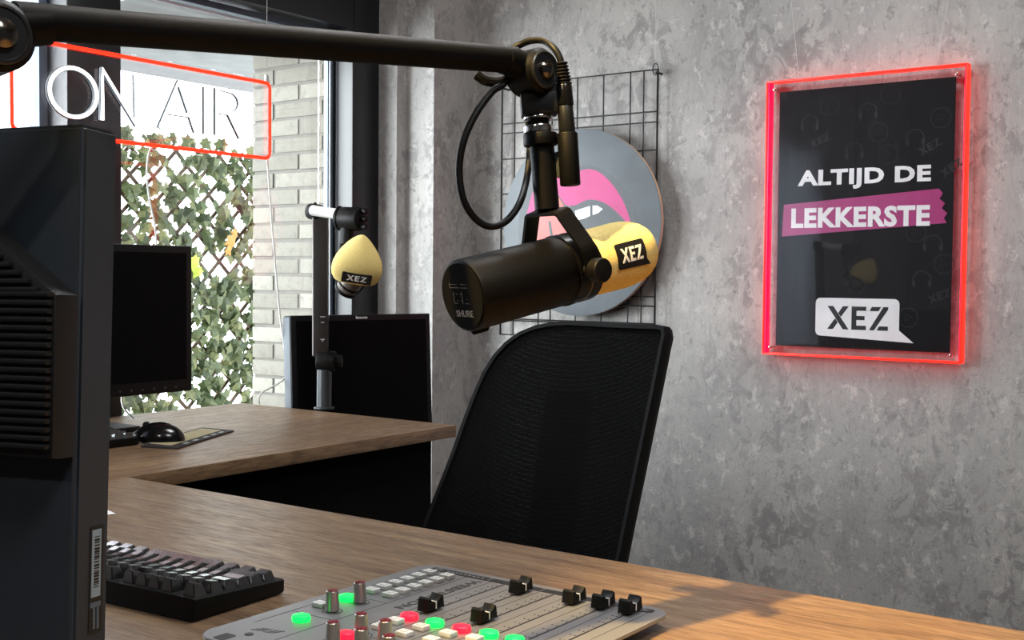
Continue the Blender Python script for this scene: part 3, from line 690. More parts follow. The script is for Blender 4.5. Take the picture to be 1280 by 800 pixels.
# inline preamp, plug and cables on the neck
pre = thing('inline_preamp', nb(712, 232), 'slim black cylindrical preamp clipped beside the microphone neck, plugged into the cable', 'preamp')
def seg2(bm, y0, y1, x0, x1, r0, r1=None, bev=0, n=28, D=.962): cyl(bm, at(x0, y0, D), at(x1, y1, D), r0, r1, n, bev)
bm = B(); seg2(bm, 166, 232, 709, 713, .0085, .0085, .0012); obj('body', bm, M['blackmetal'], pre)
bm = B(); seg2(bm, 190, 222, 697.5, 700, .0030, .0032, .0003, 6, .966); obj('clip', bm, M['armgrey'], pre)
plug = thing('cable_plug', at(708, 150, .962), 'black ribbed cable plug with a steel sleeve above the inline preamp', 'plug')
bm = B(); seg2(bm, 131, 166, 706, 709, .0066, .0069, .0006); obj('sleeve', bm, M['gunmetal'], plug)
bm = B(); seg2(bm, 106, 133, 704.5, 706.2, .0068, .0074, .0012); obj('shell', bm, M['blackgloss'], plug)
bm = B(); prf = []
a = at(701.5, 78, .962); b = at(704.8, 108, .962); L = (b-a).length
for k in range(7): z0_ = L*k/7; r0_ = .0044+.0016*k/6; prf += [(r0_, z0_), (r0_+.0009, z0_+.0005), (r0_+.0009, z0_+L/14), (r0_, z0_+L/14+.0004), (r0_-.0006, z0_+L/7-.0003)]
lathe(bm, prf, along(a, b-a), 24); obj('strain_relief', bm, M['blackplastic'], plug)
bm = B(); tube(bm, smoothpath([at(638, 62, .985), at(650, 56, .985), at(663, 51, .98), at(680, 51, .972), at(692, 60, .964), at(699, 71, .962), at(701.8, 80, .962)], 6), .0029, 12); obj('cable', bm, M['rubber'], plug)
cab_ = thing('microphone_cable', at(640, 100, .95), 'thick black cable looping from the arm joint down beside the microphone neck', 'cable')
bm = B(); tube(bm, smoothpath([at(x, y, D) for x, y, D in ((630, 105, .945), (626, 108, .944), (615, 115, .94), (595, 142, .93), (580, 175, .925), (574, 212, .925), (579, 248, .925), (593, 272, .93), (612, 283, .935), (632, 277, .942), (648, 257, .950), (656.5, 232, .974), (661, 205, .988), (662, 184, 1.0), (661.5, 164, 1.004), (660, 150, 1.004))], 8), .0029, 14); obj('cable_jacket', bm, M['rubber'], cab_)

# ================================================================ OFFICE CHAIR
KY = .30; YC = 1.80; ZC = CZ-.10                    # reclined back: y grows with height
def on_back(x, y):
    d = ray(x, y); t = (YC-KY*(ZC-CZ))/(d.y-KY*d.z); return EYE+d*t
chair = thing('office_chair', (-1.2, 1.55, 0), 'black mesh-backed office chair behind the main desk, facing the microphone', 'chair')
ol = [(770, 703), (783, 640), (800, 560), (816, 484), (827, 430), (831, 413), (829, 406), (821, 403.5), (800, 402), (760, 399.5), (725, 397), (700, 396), (680, 397.5), (660, 402), (642, 410), (625, 423), (610, 441), (598, 462), (587, 488), (574, 524), (560, 566), (545, 607), (530, 648)]
pb = [on_back(*p) for p in ol]
r_lo = pb[0]+(pb[0]-pb[1]).normalized()*.26; l_lo = pb[-1]+(pb[-1]-pb[-2]).normalized()*.20
l_lo.z = r_lo.z; l_lo.y = r_lo.y
pb = [r_lo]+pb+[l_lo]
ex = V((1, 0, 0)); ez = V((0, KY, 1)).normalized(); BN = ex.cross(ez).normalized()      # towards the sitter (-y)
if BN.y > 0: BN = -BN
BO = on_back(690, 550); BM = frame(BO, ex, z=-BN)    # z: away from the sitter
if (BM.to_3x3() @ V((0, 1, 0))).z < 0: BM = frame(BO, -ex, z=-BN)
BI = BM.inverted()
pl = [tuple((BI @ p).xy) for p in pb]
cxm = sum(p[0] for p in pl)/len(pl); half = (max(p[0] for p in pl)-min(p[0] for p in pl))/2
def curve_(co):                                      # the back wraps slightly round the sitter
    return co.z-.0+.025*(1-((co.x-cxm)/half)**2)-.0
def inset(poly, dist):
    n = len(poly); out = []
    ar = sum(poly[i][0]*poly[(i+1) % n][1]-poly[(i+1) % n][0]*poly[i][1] for i in range(n)); sg = 1 if ar > 0 else -1
    for i in range(n):
        p0, p1, p2 = V(poly[i-1]), V(poly[i]), V(poly[(i+1) % n]); d1 = (p1-p0).normalized(); d2 = (p2-p1).normalized()
        n1 = V((-d1.y, d1.x))*sg; n2 = V((-d2.y, d2.x))*sg; b = (n1+n2); b = b/max(.3, b.dot(n1)+1e-6) if b.length > 1e-6 else n1
        out.append(tuple(p1+b*dist))
    return out
def resample(poly, n):
    L = [0]
    for i in range(len(poly)): L.append(L[-1]+(V(poly[(i+1) % len(poly)])-V(poly[i])).length)
    out = []; j = 0
    for k in range(n):
        s = L[-1]*k/n
        while L[j+1] < s: j += 1
        f = (s-L[j])/(L[j+1]-L[j]); out.append(tuple(V(poly[j]).lerp(V(poly[(j+1) % len(poly)]), f)))
    return out
pr = resample(pl, 120)
inn = inset(pr, .011)
bm = B()                                             # rim: a closed band with front, outer and back faces
def ringv(poly, z, sh=0):
    r = []
    for x, y in poly:
        v = bm.verts.new((x, y, z)); v.co.z += .025*(1-((x-cxm)/half)**2); r.append(v)
    return r
rings = [ringv(inn, .004), ringv(inset(pr, .009), -.001), ringv(inset(pr, .002), -.001), ringv(pr, .003), ringv(inset(pr, -.002), .016), ringv(pr, .030), ringv(inset(pr, .004), .034), ringv(inn, .030), ringv(inn, .004)]
for a, b in zip(rings, rings[1:]):
    for k in range(120): bm.faces.new((a[k], a[(k+1) % 120], b[(k+1) % 120], b[k]))
bmesh.ops.remove_doubles(bm, verts=bm.verts[:], dist=1e-5)
bm.transform(BM); obj('back_frame', bm, M['chairframe'], chair)
def sheet(poly, z, nx=26, ny=30):
    t = B(); vs = [t.verts.new((x, y, 0)) for x, y in poly]; t.faces.new(vs)
    x0 = min(p[0] for p in poly); x1 = max(p[0] for p in poly)
    for i in range(1, nx): bmesh.ops.bisect_plane(t, geom=t.verts[:]+t.edges[:]+t.faces[:], plane_co=(x0+(x1-x0)*i/nx, 0, 0), plane_no=(1, 0, 0))
    for v in t.verts: v.co.z = z+.025*(1-((v.co.x-cxm)/half)**2)
    return t
bm = B(); merge(bm, sheet(inset(pr, .006), .0035), BM); obj('back_mesh', bm, M['mesh'], chair)
# support spine, seat, gas lift, star base
bot = (r_lo+l_lo)/2
bm = B(); top_ = BM @ V((cxm, .05, .062)); mid_ = BM @ V((cxm, -.12, .07)); 
wx = V((1, 0, 0))
strap(bm, smoothpath([BM @ V((cxm, .10, .058)), mid_, BM @ V((cxm, -.30, .075)), V((bot.x, bot.y+.03, .42)), V((bot.x, 1.45, .40))], 5), .09, .018, wx); obj('back_spine', bm, M['blackplastic'], chair)
bm = B(); box(bm, (bot.x, 1.40, .455), (.47, .46, .07), .03, seg=4); obj('seat', bm, M['fabric'], chair)
bm = B(); cyl(bm, (bot.x, 1.40, .13), (bot.x, 1.40, .43), .025); cyl(bm, (bot.x, 1.40, .08), (bot.x, 1.40, .16), .035); obj('gas_lift', bm, M['blackmetal'], chair)
for k in range(5):
    a = 2*PI*k/5+.3; e = V((bot.x+.30*math.cos(a), 1.40+.30*math.sin(a), .075))
    bm = B(); cyl(bm, (bot.x, 1.40, .11), e, .026, .016, 12); lg = obj('base_leg', bm, M['blackplastic'], chair)
    bm = B(); dd = V((-math.sin(a), math.cos(a), 0)); cyl(bm, e-dd*.02+V((0, 0, -.048)), e+dd*.02+V((0, 0, -.048)), .027, n=20, bev=.004); cyl(bm, e+V((0, 0, -.03)), e, .008, n=10); obj('caster', bm, M['blackplastic'], lg)

# ================================================================ WALL GRID WITH DISC
YG = YW-.030
grid = thing('wire_grid', on_y(725, 300, YG), 'black wire grid panel hanging on the grey wall behind the round disc', 'wire grid')
gtl = on_y(628, 108, YG); gtr = on_y(822.5, 86.5, YG); gx0, gx1 = gtl.x, gtr.x; gz1 = gtr.z; gz0 = gz1-.70
bm = B()
tube(bm, [(gx0, YG, gz0), (gx0, YG, gz1), (gx1, YG, gz1), (gx1, YG, gz0)], .0032, 8, closed=True)
for xp in (643.5, 675, 690, 721.5, 754, 787.5, 804): x = on_y(xp, 160, YG).x; tube(bm, [(x, YG, gz0), (x, YG, gz1)], .0020, 6)
for yp in (139.5, 152.5, 187.5, 235, 282, 318, 371, 405): z = on_y(821, yp, YG).z; tube(bm, [(gx0, YG-.004, z), (gx1, YG-.004, z)], .0020, 6)
for k in range(2): z = gz0+.05*k+.04; tube(bm, [(gx0, YG-.004, z), (gx1, YG-.004, z)], .0020, 6)
obj('wire_panel', bm, M['wire'], grid)
for x in (gx0+.004, gx1-.004):
    bm = B(); tube(bm, [V((x, YG-.006, gz1))+V((math.cos(a)*.008, 0, math.sin(a)*.014)) for a in [2*PI*k/16 for k in range(16)]], .0016, 6, closed=True); cyl(bm, (x, YG-.002, gz1-.008), (x, YW-.001, gz1-.008), .003, n=10); obj('hanging_hook', bm, M['wire'], grid)
bm = B(); tube(bm, [(gx1-.004, YG-.004, gz1+.012), on_y(820, 40, YG-.004), on_y(819.5, -60, YG-.004), (gx1-.009, YG-.004, H)], .0006, 5); setp(obj('hanging_wire', bm, M['clearwire']), 'thin pale wire rising from the corner of the wire grid', 'wire', 'thin hanging wires')

YD = YG-.012; DR = .249
dc = on_y(723.5, 278.5, YD-.016); DX, DZ = dc.x, dc.z
disc = thing('wall_disc', (DX, YD, DZ), 'round grey wooden disc painted with pink lips, mounted on the wire grid', 'wall art')
DM = frame((DX, YD-.016, DZ), (1, 0, 0), z=(0, -1, 0))
bm = B(); prism(bm, circ(DR, 96), -.013, 0, DM, bev=.0012, mi=0, mi_side=1); obj('board', bm, [M['disc'], M['discedge']], disc)
def dpts(ps): return [tuple((DM.inverted() @ on_y(x, y, YD-.016)).xy) for x, y in ps]
def curve2(ps, sub=6):
    p = smoothpath([V((x, y, 0)) for x, y in ps], sub); return [(v.x, v.y) for v in p]
LAY = [0]
def layer(name, polys, mat):
    LAY[0] += 1; d0 = .0003*LAY[0]; bm = B()
    for ps in polys: prism(bm, ps, 0, d0, DM)
    obj(name, bm, mat, disc)
up_out = [(648, 300), (650, 262), (660, 230), (674, 206), (690, 200), (703, 210), (713, 214), (724, 208), (738, 206.5), (757, 214), (775, 231), (790, 254), (801, 290)]
layer('lip_outline', [curve2(dpts(up_out))+curve2(dpts([(801, 290), (797, 330), (770, 362), (735, 374), (700, 372), (668, 350), (648, 300)]))], M['lipline'])
up_in = [(654, 294), (660, 262), (668, 235), (679, 214), (690, 209), (702, 220), (714, 223), (724, 214), (738, 211.5), (753, 218), (769, 235), (782, 258), (790, 286), (778, 272), (765, 260), (752, 252), (738, 249.5), (729, 252), (720, 256), (708, 256.5), (701, 248), (694, 241), (682, 246), (668, 268)]
layer('upper_lip', [curve2(dpts(up_in))], M['pink'])
low = [(662, 300), (668, 330), (690, 352), (720, 362), (752, 352), (778, 326), (790, 294), (770, 312), (745, 322), (720, 326), (690, 320)]
layer('lower_lip', [curve2(dpts(low))], M['pink'])
tong = [(664, 312), (666, 290), (676, 264), (688, 248), (696, 245), (703, 254), (712, 268), (724, 280), (738, 296), (742, 320), (726, 345), (700, 350), (676, 338)]
layer('tongue', [curve2(dpts(tong))], M['salmon'])
layer('tongue_line', [dpts([(685.7, 277), (688.7, 276.5), (691.5, 294), (695, 312), (691.8, 313), (688, 294)])], M['lipline'])
layer('teeth', [dpts([(719, 263.5), (730, 260), (738, 257.5), (738.3, 270), (730, 273.5), (722, 275), (719.5, 271)]), dpts([(741.2, 257), (747, 257), (754, 261.5), (748, 266.5), (741.2, 269)]), dpts([(713.2, 266), (715.6, 264.5), (716.2, 270.5), (714.5, 268.5)])], M['white'])

# ================================================================ LIT POSTER
YP = YW-.010
tl_, br_ = on_y(958, 101.3, YP-.030), on_y(1200.9, 456, YP-.030)
fx0, fx1, fz1, fz0 = tl_.x, br_.x, on_y(1085, 90, YP-.030).z, on_y(1080, 449, YP-.030).z
po = thing('lit_poster', ((fx0+fx1)/2, YP, fz0), 'black poster in a red-glowing clear acrylic frame on the grey wall, reading ALTIJD DE LEKKERSTE', 'poster')
bm = B(); T_ = .0038
box2(bm, (fx0, YP-.030, fz1-T_), (fx1, YP-.001, fz1), .0008); box2(bm, (fx0, YP-.030, fz0), (fx1, YP-.001, fz0+T_), .0008)
box2(bm, (fx0, YP-.030, fz0+T_), (fx0+T_, YP-.001, fz1-T_), .0008); box2(bm, (fx1-T_, YP-.030, fz0+T_), (fx1, YP-.001, fz1-T_), .0008)
edge = obj('glowing_frame', bm, M['red'], po, label='glowing orange-red acrylic edge')
bm = B(); box2(bm, (fx0+T_, YP-.028, fz0+T_), (fx0+T_+.004, YP-.002, fz1-T_)); box2(bm, (fx1-T_-.002, YP-.028, fz0+T_), (fx1-T_, YP-.002, fz1-T_)); obj('inner_glow', bm, M['redside'], po, label='crimson inner edge')
bm = B(); box2(bm, (fx0+.014, YP-.0275, fz0+T_+.001), (fx1-.012, YP-.0245, fz1-T_-.001)); obj('front_acrylic', bm, M['acrylic'], po, smooth=False)
YS = YP-.016
sx0 = on_y(973.5, 200, YS).x; sx1 = on_y(1193, 200, YS).x; sz1 = on_y(1085, 105.5, YS).z; sz0 = on_y(1080, 436.5, YS).z
bm = B(); box2(bm, (sx0, YS, sz0), (sx1, YS+.0006, sz1)); sh = obj('poster_sheet', bm, M['posterblack'], po, smooth=False)
PM = frame((sx0, YS, sz0), (1, 0, 0), z=(0, -1, 0))
def pp(x, y): return tuple((PM.inverted() @ on_y(x, y, YS)).xy)
bm = B(); a = pp(980, 256); b = pp(1173.7, 235.7); c = pp(1183.5, 278.7); dd = pp(977.3, 295.7)
jag = [b]+[(b[0]+(c[0]-b[0])*k/7+(.006 if k % 2 else -.004), b[1]+(c[1]-b[1])*k/7) for k in range(1, 7)]+[c]
prism(bm, [a]+jag+[dd], 0, .0004, PM); obj('tape', bm, M['tape'], sh, label='torn magenta tape strip')
def ptext(txt, xl, yl, xr, yr, ybl, bold, lay, mat, nm_='lettering'):
    a = pp(xl, ybl); b = pp(xr, yr); h_ = pp(xl, yl)[1]-a[1]
    t = text_bm(txt, b[0]-a[0], h_, bold, .0003, 1.07); bm = B(); merge(bm, t, PM @ Mx.Translation((a[0], a[1], lay))); return obj(nm_, bm, mat, sh)
ptext('ALTIJD DE', 997, 213.5, 1164, 208, 238.5, .042, 0, M['white'])
ptext('LEKKERSTE', 989, 260.5, 1163, 247, 285.5, .042, .0004, M['white'])
a = pp(1019, 419); b = pp(1124.5, 374)
bm = B(); prism(bm, [(x+a[0], y+a[1]) for x, y in bubble(b[0]-a[0], b[1]-a[1], .012, .045)], 0, .0004, PM); bl = obj('speech_bubble', bm, M['white'], sh, label='white speech bubble with XEZ')
a2 = pp(1034, 411); b2 = pp(1110.5, 384)
bm = B(); xez(bm, b2[0]-a2[0], b2[1]-a2[1], .0004, .0007, PM @ Mx.Translation((a2[0], a2[1], 0))); obj('lettering', bm, M['ink'], bl)
bm = B(); rnd = random.Random(21); W_, H_ = sx1-sx0, sz1-sz0       # barely darker doodles over the sheet
for (x, y) in ((1037, 132), (1113, 118), (1176, 147), (1098, 165), (998, 200), (1110, 193), (1001, 355), (1135, 397), (1145, 290), (990, 405), (1180, 330), (1070, 355)):
    q = pp(x, y); stroke(bm, circ(.022, 20, *q), .0016, 0, .0002, PM, True); stroke(bm, [(q[0]-.008, q[1]-.007), (q[0]+.009, q[1]+.001), (q[0]-.006, q[1]+.009)], .0016, 0, .0002, PM, True)
for (x, y) in ((1012, 155), (1144, 173), (1068, 190), (1152, 350), (1166, 305), (1085, 140)):
    q = pp(x, y); stroke(bm, [(q[0]+.02*math.cos(t_), q[1]+.02*math.sin(t_)) for t_ in [k*PI/10-.2 for k in range(13)]], .0022, 0, .0002, PM)
    for s in (-1, 1): prism(bm, rrect(.007, .014, .003, 3, q[0]+s*.018, q[1]-.008), 0, .0002, PM)
for (x, y, r) in ((1014, 185, .35), (1152, 195, .5), (1163, 380, .4), (1180, 222, .6)):
    q = pp(x, y); xez(bm, .05, .018, 0, .0002, PM @ Mx.Translation((q[0], q[1], 0)) @ Mx.Rotation(r, 4, 'Z'))
obj('faint_doodles', bm, M['posterfaint'], sh)
for x, z in ((fx0+.020, fz1-.020), (fx1-.022, fz1-.022), (fx0+.020, fz0+.018), (fx1-.022, fz0+.018)):
    bm = B(); cyl(bm, (x, YP-.001, z), (x, YP-.031, z), .0032, n=14, bev=.0006); obj('standoff_screw', bm, M['chrome'], po)
for (xa, ya, xb, yb), l in zip(((1000, 113, 985, -40), (1167, 100, 1192, -40)), ('left', 'right')):
    a = on_y(xa, ya, YP-.012); b = on_y(xb, yb, YW-.004); b2 = a+(b-a)*((H-a.z)/(b.z-a.z))
    bm = B(); tube(bm, [a, b, V((b2.x, YW-.004, H))], .0007, 5)
    setp(obj('hanging_wire', bm, M['clearwire']), 'thin pale wire rising from the '+('end of the lit poster nearer the disc' if l == 'left' else 'end of the lit poster away from the disc'), 'wire', 'thin hanging wires')

# ================================================================ ON AIR SIGN
XS = -2.15
sy0, sy1, szt, szb = 1.305, 1.976, CZ+.4585, CZ+.278
sign = thing('neon_sign', (XS, (sy0+sy1)/2, szb), 'ON AIR sign with red neon outline hanging in the window', 'neon sign')
SG = frame((XS, sy0, szb), (0, 1, 0), z=(1, 0, 0))          # x along the window, y up, z into the room
w_, h_ = sy1-sy0, szt-szb
bm = B(); tube(bm, [SG @ V((x, y, .006)) for x, y in rrect(w_, h_, .014, 5, w_/2, h_/2)], .0042, 10, closed=True); obj('neon_outline', bm, M['neonred'], sign, label='red neon outline')
bm = B(); prism(bm, rrect(w_+.022, h_+.018, .02, 5, w_/2, h_/2), -.003, .0, SG); obj('backing_sheet', bm, M['acrylic'], sign, smooth=False)
def sp(x, y): q = SG.inverted() @ on_x(x, y, XS); return (q.x, q.y)
def letter(paths, name):
    for nm_, mt, off, rr in (('letter_side', M['neonside'], .0035, .0056), ('letter_tube', M['neonwhite'], .0085, .0042)):
        bm = B()
        for ps, cl in paths: tube(bm, [SG @ V((x, y, off)) for x, y in ps], rr, 8, closed=cl)
        if nm_ == 'letter_side': par = obj(name, bm, mt, sign)
        else: obj(nm_, bm, mt, par)
oc = sp(89, 116); orx = (sp(118, 116)[0]-sp(59, 116)[0])/2; ory = (sp(89, 86)[1]-sp(89, 147)[1])/2
letter([([(oc[0]+orx*math.cos(2*PI*k/32), oc[1]+ory*math.sin(2*PI*k/32)) for k in range(32)], True)], 'letter_o')
zt = .146; zb_ = .040
def vx(x): return sp(x, 130)[0]
letter([([(vx(125), zb_), (vx(125), zt), (vx(167), zb_), (vx(167), zt)], False)], 'letter_n')
letter([([(vx(197), zb_), (vx(220), zt), (vx(242), zb_)], False), ([(vx(206), zb_+.036), (vx(233.5), zb_+.036)], False)], 'letter_a')
letter([([(vx(254), zb_), (vx(254), zt)], False)], 'letter_i')
x0 = vx(268); x1 = vx(298)
letter([([(x0, zb_), (x0, zt), (x0+(x1-x0)*.55, zt)]+[(x0+(x1-x0)*.55+(x1-x0)*.42*math.sin(k*PI/8), zt-.026+.026*math.cos(k*PI/8)) for k in range(1, 8)]+[(x0+(x1-x0)*.55, zt-.052), (x0, zt-.052)], False), ([(x0+(x1-x0)*.5, zt-.052), (x1, zb_)], False)], 'letter_r')
for y_ in (sy0+.05, sy1-.004):
    bm = B(); cyl(bm, (XS-.006, y_, szt+.004), (XS+.004, y_, szt+.004), .006, n=12); box2(bm, (XS-.004, y_-.004, szt), (XS+.003, y_+.004, szt+.02), .001); obj('wire_clip', bm, M['chrome'], sign)
for y_, l in ((sy0+.05, 'behind the boom arm joint'), (sy1-.004, 'in front of the brick pier')):
    bm = B(); tube(bm, [(XS, y_, szt+.022), (XS-.005, y_+.008, H)], .0008, 5); setp(obj('hanging_wire', bm, M['clearwire']), 'thin wire holding up the neon sign, '+l, 'wire', 'thin hanging wires')
bm = B(); tube(bm, smoothpath([V((XS-.008, p.y, p.z)) for p in [on_x(x, y, XS-.008) for x, y in ((190, 184), (185, 196), (183.5, 220), (187, 250), (194, 285), (195, 330), (190, 400))]]+[V((XS, 1.56, DT+.06)), V((XS+.01, 1.58, DT+.004))], 6), .0022, 8)
setp(obj('power_cord', bm, M['whitecord']), 'white power cord dropping from the underside of the neon sign', 'cord', 'white cords by the window')
bm = B(); tube(bm, smoothpath([on_x(x, y, XS-.004) for x, y in ((334, 200), (336, 225), (339, 268), (344, 330), (350, 395), (355, 432), (358, 470))]+[V((XS, 1.955, DT+.03)), V((XS, 1.95, DT+.004))], 6), .0022, 8)
setp(obj('power_cord', bm, M['whitecord']), 'white cord falling in front of the brick pier from the corner of the neon sign', 'cord', 'white cords by the window')

# ================================================================ SIDE-DESK MONITOR
def flat_monitor(name, W, Hh, T, label):
    """screen faces +x, bottom edge centred on the origin"""
    t = thing(name, (0, 0, 0), label, 'monitor')
    bm = B(); box2(bm, (-T, -W/2, 0), (0, W/2, Hh), .004); obj('casing', bm, M['bezel'], t)
    bm = B(); box2(bm, (-.001, -W/2+.015, .026), (.0012, W/2-.015, Hh-.015)); obj('screen', bm, M['screen'], t)
    return t
m1 = flat_monitor('monitor', .46, .302, .045, 'black monitor standing at the window on the side desk, behind the mouse and keyboard')
bm = B()
for k in range(6): box2(bm, (-.001, .05+k*.027, .009), (.0016, .055+k*.027, .0125), .0005)
obj('bezel_buttons', bm, M['armgrey'], m1)
bm = B(); box2(bm, (-.085, -.03, -.062), (-.045, .03, .14), .004); obj('stand_neck', bm, M['bezel'], m1)
bm = B(); box2(bm, (-.15, -.11, -.0735), (-.01, .11, -.0625), .004); obj('stand_base', bm, M['bezel'], m1)
m1.location = (-1.975, 1.605-.23, DT+.074)
# rear monitor in the corner
q0 = V((-2.10, 2.022, 0)); q1 = V((-1.995, 2.414, 0)); W2 = (q1-q0).length+.012
m2 = flat_monitor('monitor', W2, .34, .036, 'black wide monitor in the window corner behind the end of the side desk')
bm = B(); t = text_bm('lenovo', .034, .0085, .01, .0004); merge(bm, t, frame((.0002, -.022, .3285), (0, 1, 0), z=(1, 0, 0))); obj('lettering', bm, M['white'], m2)
bm = B(); box2(bm, (-.036, -W2/2-.0012, .004), (-.004, -W2/2+.002, .336), .001); obj('side_trim', bm, M['monside'], m2, label='pale grey left side')
bm = B(); box2(bm, (-.10, -.035, -.17), (-.036, .035, .16), .004); obj('stand_neck', bm, M['bezel'], m2)
bm = B(); box2(bm, (-.12, -.12, -.188), (.06, .12, -.17), .004); obj('stand_base', bm, M['bezel'], m2)
ztop = on_x(450, 393, -2.06).z
m2.location = ((q0.x+q1.x)/2, (q0.y+q1.y)/2, ztop-.34)
m2.rotation_euler = (0, math.radians(-3), math.atan2(q1.y-q0.y, q1.x-q0.x)-PI/2)

# mouse and mat
YMm = DT+.0035
cr = [on_z(x, y, YMm) for x, y in ((292.5, 537.5), (222, 559.5), (176, 557), (252, 534))]
mat_ = thing('mouse_mat', sum(cr, V())/4, 'dark mouse mat with a beige print on the side desk', 'mouse mat')
bm = B(); vs = [(p.x, p.y) for p in cr]; 
ctr = sum((V(p) for p in vs), V((0, 0)))/4
def shr(k, sh=V((0, 0))): return [tuple(ctr+(V(p)-ctr)*k+sh) for p in vs]
prism(bm, vs, DT+.0004, DT+.0032); obj('mat', bm, M['pad'], mat_)
e1 = (V(vs[1])-V(vs[0])); e2 = V(vs[3])-V(vs[0])
def mp(u, v): return tuple(V(vs[0])+e1*u+e2*v)
bm = B(); prism(bm, [mp(.06, .30), mp(.94, .30), mp(.94, .92), mp(.06, .92)], DT+.0032, DT+.0036); obj('map_print', bm, M['padprint'], mat_)
bm = B()
for u in (.12, .26, .40, .58, .74): prism(bm, [mp(u, .10), mp(u+.07, .10), mp(u+.07, .2), mp(u, .2)], DT+.0032, DT+.0035)
obj('small_print', bm, M['greyink'], mat_)
mouse = thing('computer_mouse', on_z(198, 552, DT), 'black computer mouse on the mouse mat on the side desk', 'mouse')
mc = on_z(197, 550, DT+.004); MT = Mx.Translation((mc.x, mc.y, DT+.0040)) @ Mx.Rotation(math.atan2(RR.y, RR.x)-.10, 4, 'Z')
bm = B(); bmesh.ops.create_uvsphere(bm, u_segments=32, v_segments=18, radius=1)
for v in bm.verts:
    x, y, z = v.co; k = 1-.12*x
    v.co = V((x*.053, y*.031*(1-.10*x*x), max(0, z)*.034*(1.02 if x > 0 else 1-.25*x*x) if z > 0 else 0))
bm.transform(MT); obj('body', bm, M['blackgloss'], mouse)
bm = B(); cyl(bm, MT @ V((-.022, -.004, .0285)), MT @ V((-.022, .004, .0285)), .006, n=16); obj('scroll_wheel', bm, M['rubber'], mouse)
bm = B(); tube(bm, smoothpath([MT @ V((-.050, 0, .007)), MT @ V((-.075, .004, .004)), MT @ V((-.11, .02, .0035)), MT @ V((-.17, .06, .003))], 6), .0018, 8); obj('cable', bm, M['rubber'], mouse)

